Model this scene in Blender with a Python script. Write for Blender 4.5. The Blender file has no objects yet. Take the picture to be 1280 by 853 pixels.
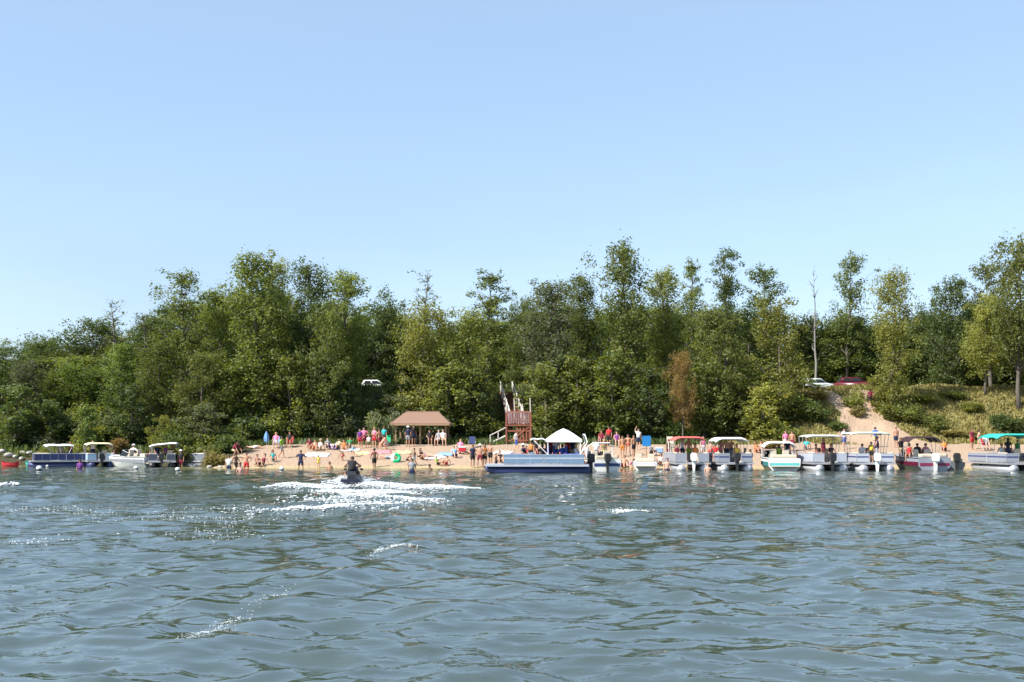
import bpy, bmesh, math, random
import numpy as np
from mathutils import Vector, Matrix
R = math.radians
rng = np.random.default_rng(7)
random.seed(7)
scene = bpy.context.scene
COL = scene.collection
# ---------------------------------------------------------------- camera
F, H, YH = 1372.0, 2.3, 548.0            # focal length in px of a 1280 px wide frame, eye height, horizon row
cam = bpy.data.cameras.new('camera'); camo = bpy.data.objects.new('camera', cam); COL.objects.link(camo)
camo.location = (0, 0, H); camo.rotation_euler = (R(90), 0, 0)
cam.sensor_width = 36; cam.lens = 36*F/1280; cam.shift_y = (YH-426.5)/1280
cam.clip_start = 0.2; cam.clip_end = 8000
scene.camera = camo
def wx(px, D): return (px-640)/F*D
def wz(py, D): return H-(py-YH)*D/F
# ---------------------------------------------------------------- light
SUN_AZ, SUN_EL = R(-122), R(45)
world = bpy.data.worlds.new('World'); scene.world = world; world.use_nodes = True
nt = world.node_tree; sky = nt.nodes.new('ShaderNodeTexSky'); sky.sky_type = 'NISHITA'; sky.sun_disc = False
sky.sun_elevation = SUN_EL; sky.sun_rotation = SUN_AZ; sky.air_density = 1.0; sky.dust_density = .6; sky.ozone_density = 2.0
bg = nt.nodes['Background']; bg.inputs['Strength'].default_value = 0.137
wb = nt.nodes.new('ShaderNodeMix'); wb.data_type = 'RGBA'; wb.blend_type = 'MULTIPLY'; wb.inputs[0].default_value = 1; wb.inputs[7].default_value = (1.05, .99, .98, 1)   # white balance of the camera
nt.links.new(sky.outputs[0], wb.inputs[6])
# thin high veil that evens the sky out, faintly streaked
stc = nt.nodes.new('ShaderNodeTexCoord'); smp = nt.nodes.new('ShaderNodeMapping'); smp.inputs['Scale'].default_value = (1.2, 1.2, 4.5); nt.links.new(stc.outputs['Generated'], smp.inputs['Vector'])
snz = nt.nodes.new('ShaderNodeTexNoise'); snz.inputs['Scale'].default_value = 1.6; snz.inputs['Detail'].default_value = 6; nt.links.new(smp.outputs[0], snz.inputs['Vector'])
smr = nt.nodes.new('ShaderNodeMapRange'); smr.inputs['From Min'].default_value = .35; smr.inputs['From Max'].default_value = .72; smr.inputs['To Min'].default_value = .42; smr.inputs['To Max'].default_value = .68; nt.links.new(snz.outputs[0], smr.inputs['Value'])
veil = nt.nodes.new('ShaderNodeMix'); veil.data_type = 'RGBA'; veil.inputs[7].default_value = (1.95, 2.75, 3.75, 1)
nt.links.new(smr.outputs[0], veil.inputs[0]); nt.links.new(wb.outputs[2], veil.inputs[6]); nt.links.new(veil.outputs[2], bg.inputs[0])
sl = bpy.data.lights.new('sun', 'SUN'); sl.energy = 5.0; sl.angle = R(0.55); sl.color = (1, .95, .87)
so = bpy.data.objects.new('sun', sl); COL.objects.link(so)
sd = Vector((math.sin(SUN_AZ)*math.cos(SUN_EL), math.cos(SUN_AZ)*math.cos(SUN_EL), math.sin(SUN_EL)))
so.rotation_euler = sd.to_track_quat('Z', 'Y').to_euler(); so.location = (-40, 40, 60)
scene.view_settings.view_transform = 'Standard'; scene.view_settings.look = 'None'
scene.view_settings.exposure = 0.88; scene.view_settings.gamma = 1; scene.view_settings.use_curve_mapping = False
scene.render.engine = 'CYCLES'
scene.cycles.max_bounces = 6; scene.cycles.diffuse_bounces = 3; scene.cycles.glossy_bounces = 3
scene.cycles.transmission_bounces = 3; scene.cycles.transparent_max_bounces = 4
scene.cycles.caustics_reflective = False; scene.cycles.caustics_refractive = False
# ---------------------------------------------------------------- tagging
def tag(o, label=None, cat=None, group=None, kind=None):
    if label: o['label'] = label
    if cat: o['category'] = cat
    if group: o['group'] = group
    if kind: o['kind'] = kind
    return o
def thing(name, label, cat, loc=(0, 0, 0), rz=0, group=None, scale=1):
    o = bpy.data.objects.new(name, None); COL.objects.link(o)
    o.location = loc; o.rotation_euler = (0, 0, rz); o.scale = (scale,)*3; o.empty_display_size = .3
    return tag(o, label, cat, group)
# ---------------------------------------------------------------- materials
MATS = {}
def mat(name, col, rough=.6, vary=.12, scale=4., metal=0., bump=0., spec=.5):
    if name in MATS: return MATS[name]
    m = bpy.data.materials.new(name); m.use_nodes = True; n = m.node_tree.nodes; l = m.node_tree.links
    b = n['Principled BSDF']; b.inputs['Roughness'].default_value = rough; b.inputs['Metallic'].default_value = metal
    b.inputs['Specular IOR Level'].default_value = spec
    tc = n.new('ShaderNodeTexCoord'); nz = n.new('ShaderNodeTexNoise'); nz.inputs['Scale'].default_value = scale; nz.inputs['Detail'].default_value = 4
    l.new(tc.outputs['Object'], nz.inputs['Vector'])
    mx = n.new('ShaderNodeMix'); mx.data_type = 'RGBA'
    mx.inputs[6].default_value = (*[c*(1-vary) for c in col], 1); mx.inputs[7].default_value = (*[min(1, c*(1+vary)) for c in col], 1)
    l.new(nz.outputs[0], mx.inputs[0]); l.new(mx.outputs[2], b.inputs['Base Color'])
    if bump:
        bp = n.new('ShaderNodeBump'); bp.inputs['Strength'].default_value = bump; bp.inputs['Distance'].default_value = .05
        l.new(nz.outputs[0], bp.inputs['Height']); l.new(bp.outputs[0], b.inputs['Normal'])
    MATS[name] = m; return m
def leafmat(name, c1, c2, trans=.5):
    m = bpy.data.materials.new(name); m.use_nodes = True; n = m.node_tree.nodes; l = m.node_tree.links
    n.remove(n['Principled BSDF']); out = n['Material Output']
    at = n.new('ShaderNodeAttribute'); at.attribute_name = 'tint'
    oi = n.new('ShaderNodeObjectInfo')
    mx = n.new('ShaderNodeMix'); mx.data_type = 'RGBA'; mx.inputs[6].default_value = (*c1, 1); mx.inputs[7].default_value = (*c2, 1)
    l.new(at.outputs['Fac'], mx.inputs[0])
    hs = n.new('ShaderNodeHueSaturation')
    mr = n.new('ShaderNodeMapRange'); mr.inputs['To Min'].default_value = .84; mr.inputs['To Max'].default_value = 1.42
    l.new(oi.outputs['Random'], mr.inputs['Value']); l.new(mr.outputs[0], hs.inputs['Value'])
    l.new(mx.outputs[2], hs.inputs['Color'])
    d = n.new('ShaderNodeBsdfDiffuse'); t = n.new('ShaderNodeBsdfTranslucent'); g = n.new('ShaderNodeBsdfGlossy')
    g.inputs['Roughness'].default_value = .6; g.inputs['Color'].default_value = (.9, .95, 1, 1)
    l.new(hs.outputs[0], d.inputs['Color'])
    tb = n.new('ShaderNodeMix'); tb.data_type = 'RGBA'; tb.blend_type = 'MULTIPLY'; tb.inputs[0].default_value = 1; tb.inputs[7].default_value = (1.5, 1.35, .6, 1)
    l.new(hs.outputs[0], tb.inputs[6]); l.new(tb.outputs[2], t.inputs['Color'])
    a = n.new('ShaderNodeMixShader'); a.inputs[0].default_value = trans; l.new(d.outputs[0], a.inputs[1]); l.new(t.outputs[0], a.inputs[2])
    b = n.new('ShaderNodeMixShader'); b.inputs[0].default_value = .02; l.new(a.outputs[0], b.inputs[1]); l.new(g.outputs[0], b.inputs[2])
    l.new(b.outputs[0], out.inputs['Surface'])
    MATS[name] = m; return m
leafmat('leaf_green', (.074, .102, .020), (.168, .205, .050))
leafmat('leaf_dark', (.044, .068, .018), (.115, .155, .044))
leafmat('leaf_olive', (.100, .122, .026), (.20, .225, .058))
leafmat('leaf_yellow', (.15, .172, .032), (.27, .28, .068))
leafmat('leaf_bright', (.065, .105, .02), (.15, .20, .048))
leafmat('leaf_grey', (.075, .098, .048), (.165, .19, .095))
leafmat('leaf_orange', (.14, .10, .03), (.24, .16, .05))
leafmat('leaf_dry', (.16, .145, .045), (.32, .27, .10), .3)
BARK = mat('bark', (.11, .095, .08), .9, .3, 6, bump=.4)
BARKP = mat('bark_pale', (.20, .19, .17), .85, .3, 6)
# ---------------------------------------------------------------- mesh helpers
def np_mesh(name, v, f, attrs=None, smooth=False):
    """v (N,3), f (M,k) with one k"""
    me = bpy.data.meshes.new(name); v = np.asarray(v, np.float32); f = np.asarray(f, np.int32)
    me.vertices.add(len(v)); me.vertices.foreach_set('co', v.ravel())
    me.loops.add(f.size); me.loops.foreach_set('vertex_index', f.ravel())
    me.polygons.add(len(f)); me.polygons.foreach_set('loop_start', np.arange(0, f.size, f.shape[1], dtype=np.int32))
    if smooth: me.polygons.foreach_set('use_smooth', np.ones(len(f), bool))
    me.update(calc_edges=True)
    for k, (dom, a) in (attrs or {}).items():
        a = np.asarray(a, np.float32)
        if a.ndim == 1: me.attributes.new(k, 'FLOAT', dom).data.foreach_set('value', a)
        else: me.attributes.new(k, 'FLOAT_COLOR', dom).data.foreach_set('color', a.ravel())
    me.validate(); return me
def link(name, me, m=None, parent=None):
    o = bpy.data.objects.new(name, me); COL.objects.link(o)
    if m and not me.materials: me.materials.append(m)
    if parent: o.parent = parent
    return o
class MB:
    def __init__(s): s.bm = bmesh.new()
    def box(s, c, d, rz=0, rx=0, ry=0, bev=0, taper=1):
        M = Matrix.Translation(c) @ Matrix.Rotation(rz, 4, 'Z') @ Matrix.Rotation(ry, 4, 'Y') @ Matrix.Rotation(rx, 4, 'X')
        vs = []
        for z in (-.5, .5):
            t = taper if z > 0 else 1
            for x, y in ((-.5, -.5), (.5, -.5), (.5, .5), (-.5, .5)):
                vs.append(s.bm.verts.new(M @ Vector((x*d[0]*t, y*d[1]*t, z*d[2]))))
        fs = [s.bm.faces.new([vs[i] for i in q]) for q in ((3, 2, 1, 0), (4, 5, 6, 7), (0, 1, 5, 4), (1, 2, 6, 5), (2, 3, 7, 6), (3, 0, 4, 7))]
        if bev:
            es = list({e for f in fs for e in f.edges})
            bmesh.ops.bevel(s.bm, geom=es, offset=bev, segments=2, affect='EDGES', profile=.5)
        return s
    def loft(s, rings, cap=True, closed=True):
        vr = [[s.bm.verts.new(p) for p in r] for r in rings]; n = len(rings[0])
        for a, b in zip(vr, vr[1:]):
            for i in range(n if closed else n-1):
                j = (i+1) % n
                s.bm.faces.new((a[i], a[j], b[j], b[i]))
        if cap and closed:
            s.bm.faces.new(vr[0][::-1]); s.bm.faces.new(vr[-1])
        return s
    def tube(s, pts, r, n=7, cap=True):
        pts = [Vector(p) for p in pts]; rs = r if isinstance(r, (list, tuple)) else [r]*len(pts); rings = []
        for i, p in enumerate(pts):
            t = (pts[min(i+1, len(pts)-1)]-pts[max(i-1, 0)]).normalized()
            u = t.orthogonal().normalized() if i == 0 else (u-t*u.dot(t)).normalized()
            w = t.cross(u)
            rings.append([p+(u*math.cos(2*math.pi*k/n)+w*math.sin(2*math.pi*k/n))*rs[i] for k in range(n)])
        return s.loft(rings, cap)
    def lathe(s, prof, c=(0, 0, 0), n=14):
        return s.loft([[Vector(c)+Vector((r*math.cos(2*math.pi*k/n), r*math.sin(2*math.pi*k/n), z)) for k in range(n)] for r, z in prof])
    def ball(s, c, d, sub=2, jit=0, rnd=random):
        g = bmesh.ops.create_icosphere(s.bm, subdivisions=sub, radius=.5)['verts']
        for v in g:
            k = 1+rnd.uniform(-jit, jit)
            v.co = Vector(c)+Vector((v.co.x*d[0]*k, v.co.y*d[1]*k, v.co.z*d[2]*k))
        return s
    def sheet(s, grid, th):
        """grid of points -> solid sheet with thickness th downward"""
        top = [[s.bm.verts.new(p) for p in r] for r in grid]
        bot = [[s.bm.verts.new(Vector(p)-Vector((0, 0, th))) for p in r] for r in grid]
        a, b = len(grid), len(grid[0])
        for i in range(a-1):
            for j in range(b-1):
                s.bm.faces.new((top[i][j], top[i][j+1], top[i+1][j+1], top[i+1][j]))
                s.bm.faces.new((bot[i+1][j], bot[i+1][j+1], bot[i][j+1], bot[i][j]))
        rim = [(0, j) for j in range(b)]+[(i, b-1) for i in range(1, a)]+[(a-1, j) for j in range(b-2, -1, -1)]+[(i, 0) for i in range(a-2, 0, -1)]
        for (i, j), (k, l) in zip(rim, rim[1:]+rim[:1]):
            s.bm.faces.new((top[i][j], bot[i][j], bot[k][l], top[k][l]))
        return s
    def mesh(s, name, smooth=False):
        bmesh.ops.recalc_face_normals(s.bm, faces=s.bm.faces)
        me = bpy.data.meshes.new(name); s.bm.to_mesh(me); s.bm.free()
        if smooth:
            for p in me.polygons: p.use_smooth = True
        return me
    def build(s, name, m, parent=None, smooth=False):
        return link(name, s.mesh(name, smooth), m, parent)
# ---------------------------------------------------------------- terrain height
def sst(a, b, x):
    t = np.clip((x-a)/(b-a), 0, 1); return t*t*(3-2*t)
def wob(x, y, s=1., o=0.):
    return (np.sin(x*.31*s+1.3+o)*np.cos(y*.27*s+.4-o)+.6*np.sin(x*.83*s-y*.61*s+2.1+o)+.35*np.sin(x*1.9*s+y*1.4*s+.7)+.25*np.sin(-x*3.1*s+y*2.3*s+o))/2.2
def shore(x):
    x = np.asarray(x, float)
    return 84.2-.9*sst(8, 26, x)+9.0*sst(-21.5, -30, x)*1+.35*np.sin(x*.35)+.2*np.sin(x*.9+1)
def height(x, y):
    x = np.asarray(x, float); y = np.asarray(y, float); d = y-shore(x)
    left = sst(-20, -28, x)
    z = np.where(d < 0, np.maximum(.11*d, -2.5), 0)
    bz = 1.75*np.clip(d/11.5, 0, 1)**.9
    bz = bz*(1-left)+left*(1.2*sst(0, 4, d))
    z = np.where(d >= 0, bz, z)
    y0 = 101-3.5*sst(18, 28, x)-3*left
    cliff = sst(0, 1, (y-y0)/(14.0-1.5*sst(20, 30, x)))
    top = 7.3-bz
    lump = wob(x, y)*.45*np.clip((y-y0)/4, 0, 1)*np.clip((124-y)/6, .15, 1)
    return z+cliff*top+lump+np.where(y > 125, (y-125)*.004, 0)
def hz(x, y): return float(height(x, y))
DS = np.arange(60, 140, .03)
def hit(px, py):
    """where the line of sight through a photo pixel meets the ground or the water"""
    g = np.maximum(height(wx(px, DS), DS), 0) >= wz(py, DS); D = float(DS[np.argmax(g)]) if g.any() else 140.
    return wx(px, D), D
# ---------------------------------------------------------------- ground, beach, path
def axis(parts):
    out = []
    for a, b, st in parts: out += list(np.arange(a, b-1e-6, st))
    return np.array(out+[parts[-1][1]])
def geo(a, b, s0, k):
    out = [a]; s = s0
    while out[-1] < b: out.append(out[-1]+s); s *= k
    return out
gx = np.array([-v for v in geo(56, 2500, 1, 1.25)][::-1]+list(np.arange(-55.6, 56, .35))+geo(56, 2500, 1, 1.25))
gy = np.array([-v for v in geo(60, 2500, 30, 1.5)][::-1]+list(np.arange(-40, 70, 10))+list(np.arange(70, 80, 1.))+list(np.arange(80, 118, .3))+geo(118, 4000, .6, 1.2))
GX, GY = np.meshgrid(gx, gy); GZ = height(GX, GY)
PATHS = [([(1036, 490), (1042, 496), (1050, 505), (1060, 515), (1072, 525), (1084, 535)], .62),
         ([(1080, 489), (1087, 497), (1088, 505), (1085, 513), (1086, 521), (1089, 530)], .45),
         ([(1085, 525), (1086, 532)], 1.0), ([(1087, 535), (1090, 541), (1092, 550)], 2.6), ([(1070, 546), (1092, 543), (1125, 549)], 1.6)]
pmask = np.full(GX.shape, 9.)
for pts, w in PATHS:
    wp = [hit(*p) for p in pts]
    for (ax, ay), (bx, by) in zip(wp, wp[1:]):
        dx, dy = bx-ax, by-ay; t = np.clip(((GX-ax)*dx+(GY-ay)*dy)/(dx*dx+dy*dy+1e-9), 0, 1)
        pmask = np.minimum(pmask, np.hypot(GX-ax-t*dx, GY-ay-t*dy)-w)
dsh = GY-shore(GX)
sand_lim = 12.4+2.2*sst(18, 26, GX)+1.0*np.sin(GX*.55)+.5*np.sin(GX*1.7+1)-14.5*sst(-20.5, -24, GX)
sandf = sst(1.0, -1.0, dsh-sand_lim)
pathf = sst(.35, -.25, pmask)
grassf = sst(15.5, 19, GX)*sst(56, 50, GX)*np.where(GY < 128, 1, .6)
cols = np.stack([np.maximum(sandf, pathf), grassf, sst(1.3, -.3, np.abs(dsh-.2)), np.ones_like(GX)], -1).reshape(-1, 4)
V = np.stack([GX, GY, GZ], -1).reshape(-1, 3)
nx, ny = len(gx), len(gy)
I = np.arange(nx*ny).reshape(ny, nx)
Q = np.stack([I[:-1, :-1], I[:-1, 1:], I[1:, 1:], I[1:, :-1]], -1)
fs = (sandf[:-1, :-1]+sandf[1:, 1:])/2; fp = (pathf[:-1, :-1]+pathf[1:, 1:])/2
cl = np.where(fp > .5, 2, np.where((fs > .5), 1, 0)); cl = np.where((fp > .5) & (fs > .6), 1, cl)
gm = bpy.data.materials.new('ground_cover'); gm.use_nodes = True; n = gm.node_tree.nodes; l = gm.node_tree.links; b = n['Principled BSDF']
b.inputs['Roughness'].default_value = .95; b.inputs['Specular IOR Level'].default_value = .15
def N(t, **k):
    o = n.new(t)
    for a, c in k.items(): o.inputs[a].default_value = c
    return o
def mixc(fac, a, c):
    m = n.new('ShaderNodeMix'); m.data_type = 'RGBA'
    for s, v in ((0, fac), (6, a), (7, c)):
        if isinstance(v, (tuple, float)): m.inputs[s].default_value = (*v, 1) if isinstance(v, tuple) else v
        else: l.new(v, m.inputs[s])
    return m.outputs[2]
at = n.new('ShaderNodeAttribute'); at.attribute_name = 'cover'; sp = n.new('ShaderNodeSeparateColor'); l.new(at.outputs['Color'], sp.inputs[0])
tc = n.new('ShaderNodeTexCoord')
n1 = N('ShaderNodeTexNoise', Scale=.9, Detail=6.); n2 = N('ShaderNodeTexNoise', Scale=5., Detail=5.); n3 = N('ShaderNodeTexNoise', Scale=.35, Detail=4.)
for q in (n1, n2, n3): l.new(tc.outputs['Object'], q.inputs['Vector'])
sand = mixc(n1.outputs[0], (.29, .20, .137), (.42, .305, .215)); sand = mixc(n2.outputs[0], sand, (.40, .295, .21))
wet = mixc(sp.outputs[2], sand, (.42, .33, .18))
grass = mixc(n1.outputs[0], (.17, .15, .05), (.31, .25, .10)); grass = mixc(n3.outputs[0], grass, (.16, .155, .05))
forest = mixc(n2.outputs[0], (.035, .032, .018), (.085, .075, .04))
def thresh(v, amt):
    a = n.new('ShaderNodeMath'); a.operation = 'MULTIPLY_ADD'; l.new(n2.outputs[0], a.inputs[0]); a.inputs[1].default_value = amt; l.new(v, a.inputs[2])
    r = N('ShaderNodeMapRange'); r.inputs['From Min'].default_value = .5+amt/2-.12; r.inputs['From Max'].default_value = .5+amt/2+.12; l.new(a.outputs[0], r.inputs['Value']); return r.outputs[0]
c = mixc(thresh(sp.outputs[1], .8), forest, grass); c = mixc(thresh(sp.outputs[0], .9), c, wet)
l.new(c, b.inputs['Base Color'])
bp = N('ShaderNodeBump', Strength=.8, Distance=.22); l.new(n2.outputs[0], bp.inputs['Height']); l.new(bp.outputs[0], b.inputs['Normal'])
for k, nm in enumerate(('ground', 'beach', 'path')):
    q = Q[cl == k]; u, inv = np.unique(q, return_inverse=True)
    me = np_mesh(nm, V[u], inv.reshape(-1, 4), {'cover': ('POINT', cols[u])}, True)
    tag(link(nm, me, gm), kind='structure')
# ---------------------------------------------------------------- water
wy = np.array(list(np.arange(-60, 5, 5.))+geo(5, 97, .04, 1.0068)); wxa = np.array([-v for v in geo(46, 400, .5, 1.2)][::-1]+list(np.arange(-45.5, 45.6, .095))+geo(46, 400, .5, 1.2))
X, Y = np.meshgrid(wxa, wy); dyl = np.maximum(np.gradient(wy)[:, None], .08)*np.ones_like(X)
Z = np.zeros_like(X)
NW = 110
GXo = np.zeros_like(X); GYo = np.zeros_like(X)
patch = .75+.5*sst(-1, 1, wob(X*.55, Y*.5, 1, 2.)*1.4)
for i in range(NW):
    lam = .33*(11.0)**(rng.random()**2.0)
    th = R(-95)+rng.normal(0, .85)
    if rng.random() < .25: th = rng.uniform(0, 6.28)
    k = 2*math.pi/lam
    slope = .145*math.sqrt(2/NW)*(1.15 if lam < 1.6 else .95)
    ph = k*(X*math.cos(th)+Y*math.sin(th))+rng.uniform(0, 6.28)+.8*np.sin(X*.09*rng.uniform(.6, 1.6)+rng.uniform(0, 6))*1+.6*np.sin(Y*.11+rng.uniform(0, 6))
    att = np.clip((lam/dyl-2.0)/2.0, 0, 1)
    w = np.sin(ph); w = w+.25*np.cos(2*ph)*-1 if lam > .8 else w
    Z += slope/k*w*att*patch
    GXo -= slope/k*math.cos(th)*np.cos(ph)*att*patch*1.0; GYo -= slope/k*math.sin(th)*np.cos(ph)*att*patch*1.0
# boat wakes: long crests running diagonally over the near water
def ridge(p, q, amp, wid, tr=3, sep=1.3):
    global Z
    (ax, ay), (bx, by) = p, q; L = math.hypot(bx-ax, by-ay); ux, uy = (bx-ax)/L, (by-ay)/L
    s = (X-ax)*ux+(Y-ay)*uy; t = -(X-ax)*uy+(Y-ay)*ux
    env = np.exp(-np.clip(np.abs(s-L/2)-L/2*.6, 0, None)**2/(L*.3)**2)
    for k in range(tr):
        tt = t-k*sep+.25*np.sin(s*.5+k)
        Z += amp*(.75**k)*env*np.exp(-(tt/wid)**2)
def wp(px, py):
    D = H*F/(py-YH); return wx(px, D), D
ridge(wp(150, 850), wp(420, 735), .075, .42, 3, 1.2); ridge(wp(380, 715), wp(700, 790), .07, .5, 4, 1.5)
ridge(wp(470, 800), wp(760, 700), .05, .45, 3, 1.5); ridge(wp(380, 745), wp(520, 685), .06, .4, 2, 1.3)
ridge(wp(640, 760), wp(1000, 690), .05, .6, 4, 1.9); ridge(wp(860, 700), wp(1280, 780), .05, .6, 3, 1.7)
for p, q, a_ in ((wp(330, 612), wp(440, 606), .16), (wp(442, 606), wp(600, 615), .16), (wp(410, 620), wp(545, 629), .10), (wp(345, 642), wp(450, 633), .10), (wp(0, 628), wp(110, 624), .13)):
    ridge(p, q, a_, .8, 2, 2.6)
shal = sst(-7.5, -1.0, Y-shore(X))
wv = np.stack([X-GXo, Y-GYo, Z*sst(2.5, -1.5, Y-shore(X))], -1).reshape(-1, 3); I = np.arange(X.size).reshape(X.shape)
wq = np.stack([I[:-1, :-1], I[:-1, 1:], I[1:, 1:], I[1:, :-1]], -1).reshape(-1, 4)
wm = bpy.data.materials.new('lake_water'); wm.use_nodes = True; n = wm.node_tree.nodes; l = wm.node_tree.links; b = n['Principled BSDF']
b.inputs['Roughness'].default_value = .03; b.inputs['IOR'].default_value = 2.0
at = n.new('ShaderNodeAttribute'); at.attribute_name = 'shallow'; tc = n.new('ShaderNodeTexCoord')
l.new(mixc(at.outputs['Fac'], (.046, .065, .053), (.20, .20, .085)), b.inputs['Base Color'])
mp = n.new('ShaderNodeMapping'); mp.inputs['Scale'].default_value = (.75, 1.25, 1); l.new(tc.outputs['Object'], mp.inputs['Vector'])
m1 = N('ShaderNodeTexNoise', Scale=3.8, Detail=3.5, Roughness=.5); m2 = N('ShaderNodeTexNoise', Scale=.16, Detail=3.); m3 = N('ShaderNodeTexNoise', Scale=1.1, Detail=3.)
for q in (m1, m3): l.new(mp.outputs[0], q.inputs['Vector'])
l.new(tc.outputs['Object'], m2.inputs['Vector'])
ad = n.new('ShaderNodeMath'); ad.operation = 'MULTIPLY_ADD'; l.new(m3.outputs[0], ad.inputs[0]); ad.inputs[1].default_value = 3.0; l.new(m1.outputs[0], ad.inputs[2])
rr = N('ShaderNodeMapRange'); rr.inputs['From Min'].default_value = .38; rr.inputs['From Max'].default_value = .62; rr.inputs['To Min'].default_value = .35; rr.inputs['To Max'].default_value = 1.; l.new(m2.outputs[0], rr.inputs['Value'])
bp = N('ShaderNodeBump', Distance=.042); l.new(ad.outputs[0], bp.inputs['Height']); fa = n.new('ShaderNodeAttribute'); fa.attribute_name = 'fine'; sm = n.new('ShaderNodeMath'); sm.operation = 'MULTIPLY'; l.new(fa.outputs['Fac'], sm.inputs[0]); l.new(rr.outputs[0], sm.inputs[1]); l.new(sm.outputs[0], bp.inputs['Strength']); l.new(bp.outputs[0], b.inputs['Normal'])
tag(link('water', np_mesh('water', wv, wq, {'shallow': ('POINT', shal.ravel()), 'fine': ('POINT', (.5+.95*sst(.08, .30, dyl)).ravel())}, True), wm), kind='structure')
# foam: thousands of small bubbles and spray clots, some painting sun glints
ico = bmesh.new(); bmesh.ops.create_icosphere(ico, subdivisions=1, radius=1)
iv = np.array([v.co[:] for v in ico.verts]); ifc = np.array([[v.index for v in f.verts] for f in ico.faces]); ico.free()
def water_z(x, y):
    i = np.clip(np.searchsorted(wxa, x), 0, len(wxa)-1); j = np.clip(np.searchsorted(wy, y), 0, len(wy)-1); return Z[j, i]
FOAM = mat('foam', (.74, .78, .80), .7, .05)
def foam(name, strokes, label, smin=.008, smax=.042, hmul=0.):
    P = []
    for pts, cnt, spread, rise in strokes:
        w = np.array([wp(*p) for p in pts]); seg = np.hypot(*np.diff(w, axis=0).T); cum = np.concatenate([[0], np.cumsum(seg)])
        s = rng.random(cnt)*cum[-1]; xx = np.interp(s, cum, w[:, 0]); yy = np.interp(s, cum, w[:, 1])
        # clotted, torn edges: bubbles gather in clumps
        cx = rng.normal(0, spread, (max(4, cnt//26), 2)); k = rng.integers(0, len(cx), cnt)
        so = np.round(s/cum[-1]*max(3, cnt//70))/max(3, cnt//70)*cum[-1]
        mixk = rng.random(cnt) < .6
        xx = np.where(mixk, np.interp(so, cum, w[:, 0])+rng.normal(0, .35*spread+.1, cnt), xx)+rng.normal(0, spread*.7, cnt)
        yy = np.where(mixk, np.interp(so, cum, w[:, 1])+rng.normal(0, .35*spread+.1, cnt), yy)+cx[k, 1]*.8+rng.normal(0, spread*.35, cnt)
        zz = water_z(xx, yy)+.01+np.abs(rng.normal(0, 1, cnt))*rise
        P.append(np.stack([xx, yy, zz], -1))
    P = np.concatenate(P); m = len(P); sz = smin+(smax-smin)*rng.random(m)**2.2
    v = iv[None]*np.stack([sz*rng.uniform(.8, 2.0, m), sz*rng.uniform(.8, 1.6, m), sz*.55], -1)[:, None]*rng.uniform(.75, 1.2, (m, len(iv), 1))+P[:, None]
    f = ifc[None]+(np.arange(m)*len(iv))[:, None, None]
    o = link(name, np_mesh(name, v.reshape(-1, 3), f.reshape(-1, 3), None, True), FOAM); return tag(o, label, 'foam', kind='stuff')
foam('wake_foam', [([(340, 611), (385, 611), (420, 609), (436, 606)], 5200, .38, .02), ([(446, 606), (470, 609), (520, 612), (586, 614)], 5600, .42, .02),
     ([(428, 606), (441, 607), (456, 606)], 5200, .30, .10), ([(415, 614), (450, 616), (500, 618)], 3600, .6, .02), ([(440, 620), (470, 623), (535, 628)], 2300, .5, .02),
     ([(362, 641), (400, 639), (428, 635), (446, 632)], 2000, .2, .015), ([(400, 622), (440, 628), (480, 634)], 1200, 1.3, .02), ([(425, 606), (441, 606.5), (460, 606)], 1100, .30, .13), ([(300, 640), (365, 642)], 120, .5, .02)],
     'white churned wake foam spreading behind the jet ski rider')
foam('foam_and_glints', [([(772, 640), (785, 639), (800, 641)], 520, .28, .03)], 'small white breaking wave crest alone on the open water right of centre', .008, .028)
foam('foam_and_glints', [([(468, 697), (490, 690), (512, 684)], 300, .06, .012)], 'short slanting white crest on the water below the jet ski wake', .005, .013)
foam('foam_and_glints', [([(232, 806), (262, 793), (290, 780)], 420, .035, .006), ([(295, 778), (325, 762), (362, 742)], 200, .05, .008)], 'long slanting crest of white foam and painted sun sparkle in the near water at lower left', .0025, .0065)  # white specks serve as crest foam and as painted sun sparkle
foam('foam_and_glints', [([(0, 607), (10, 607)], 160, .3, .05)], 'white wave crest at the left edge of the water', .02, .08)
foam('foam_and_glints', [([(170, 650), (230, 644), (330, 652)], 420, .8, .015), ([(0, 640), (60, 634), (120, 645)], 380, .9, .015), ([(200, 668), (270, 664), (300, 676)], 170, .6, .015), ([(10, 680), (60, 676)], 110, .5, .01), ([(225, 640), (300, 635), (340, 640)], 320, .7, .015)],
     'scattered white flecks standing in for sun glints on the rippled water at left', .005, .019)  # white solid flecks imitate sun glitter on the ripples
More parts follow.
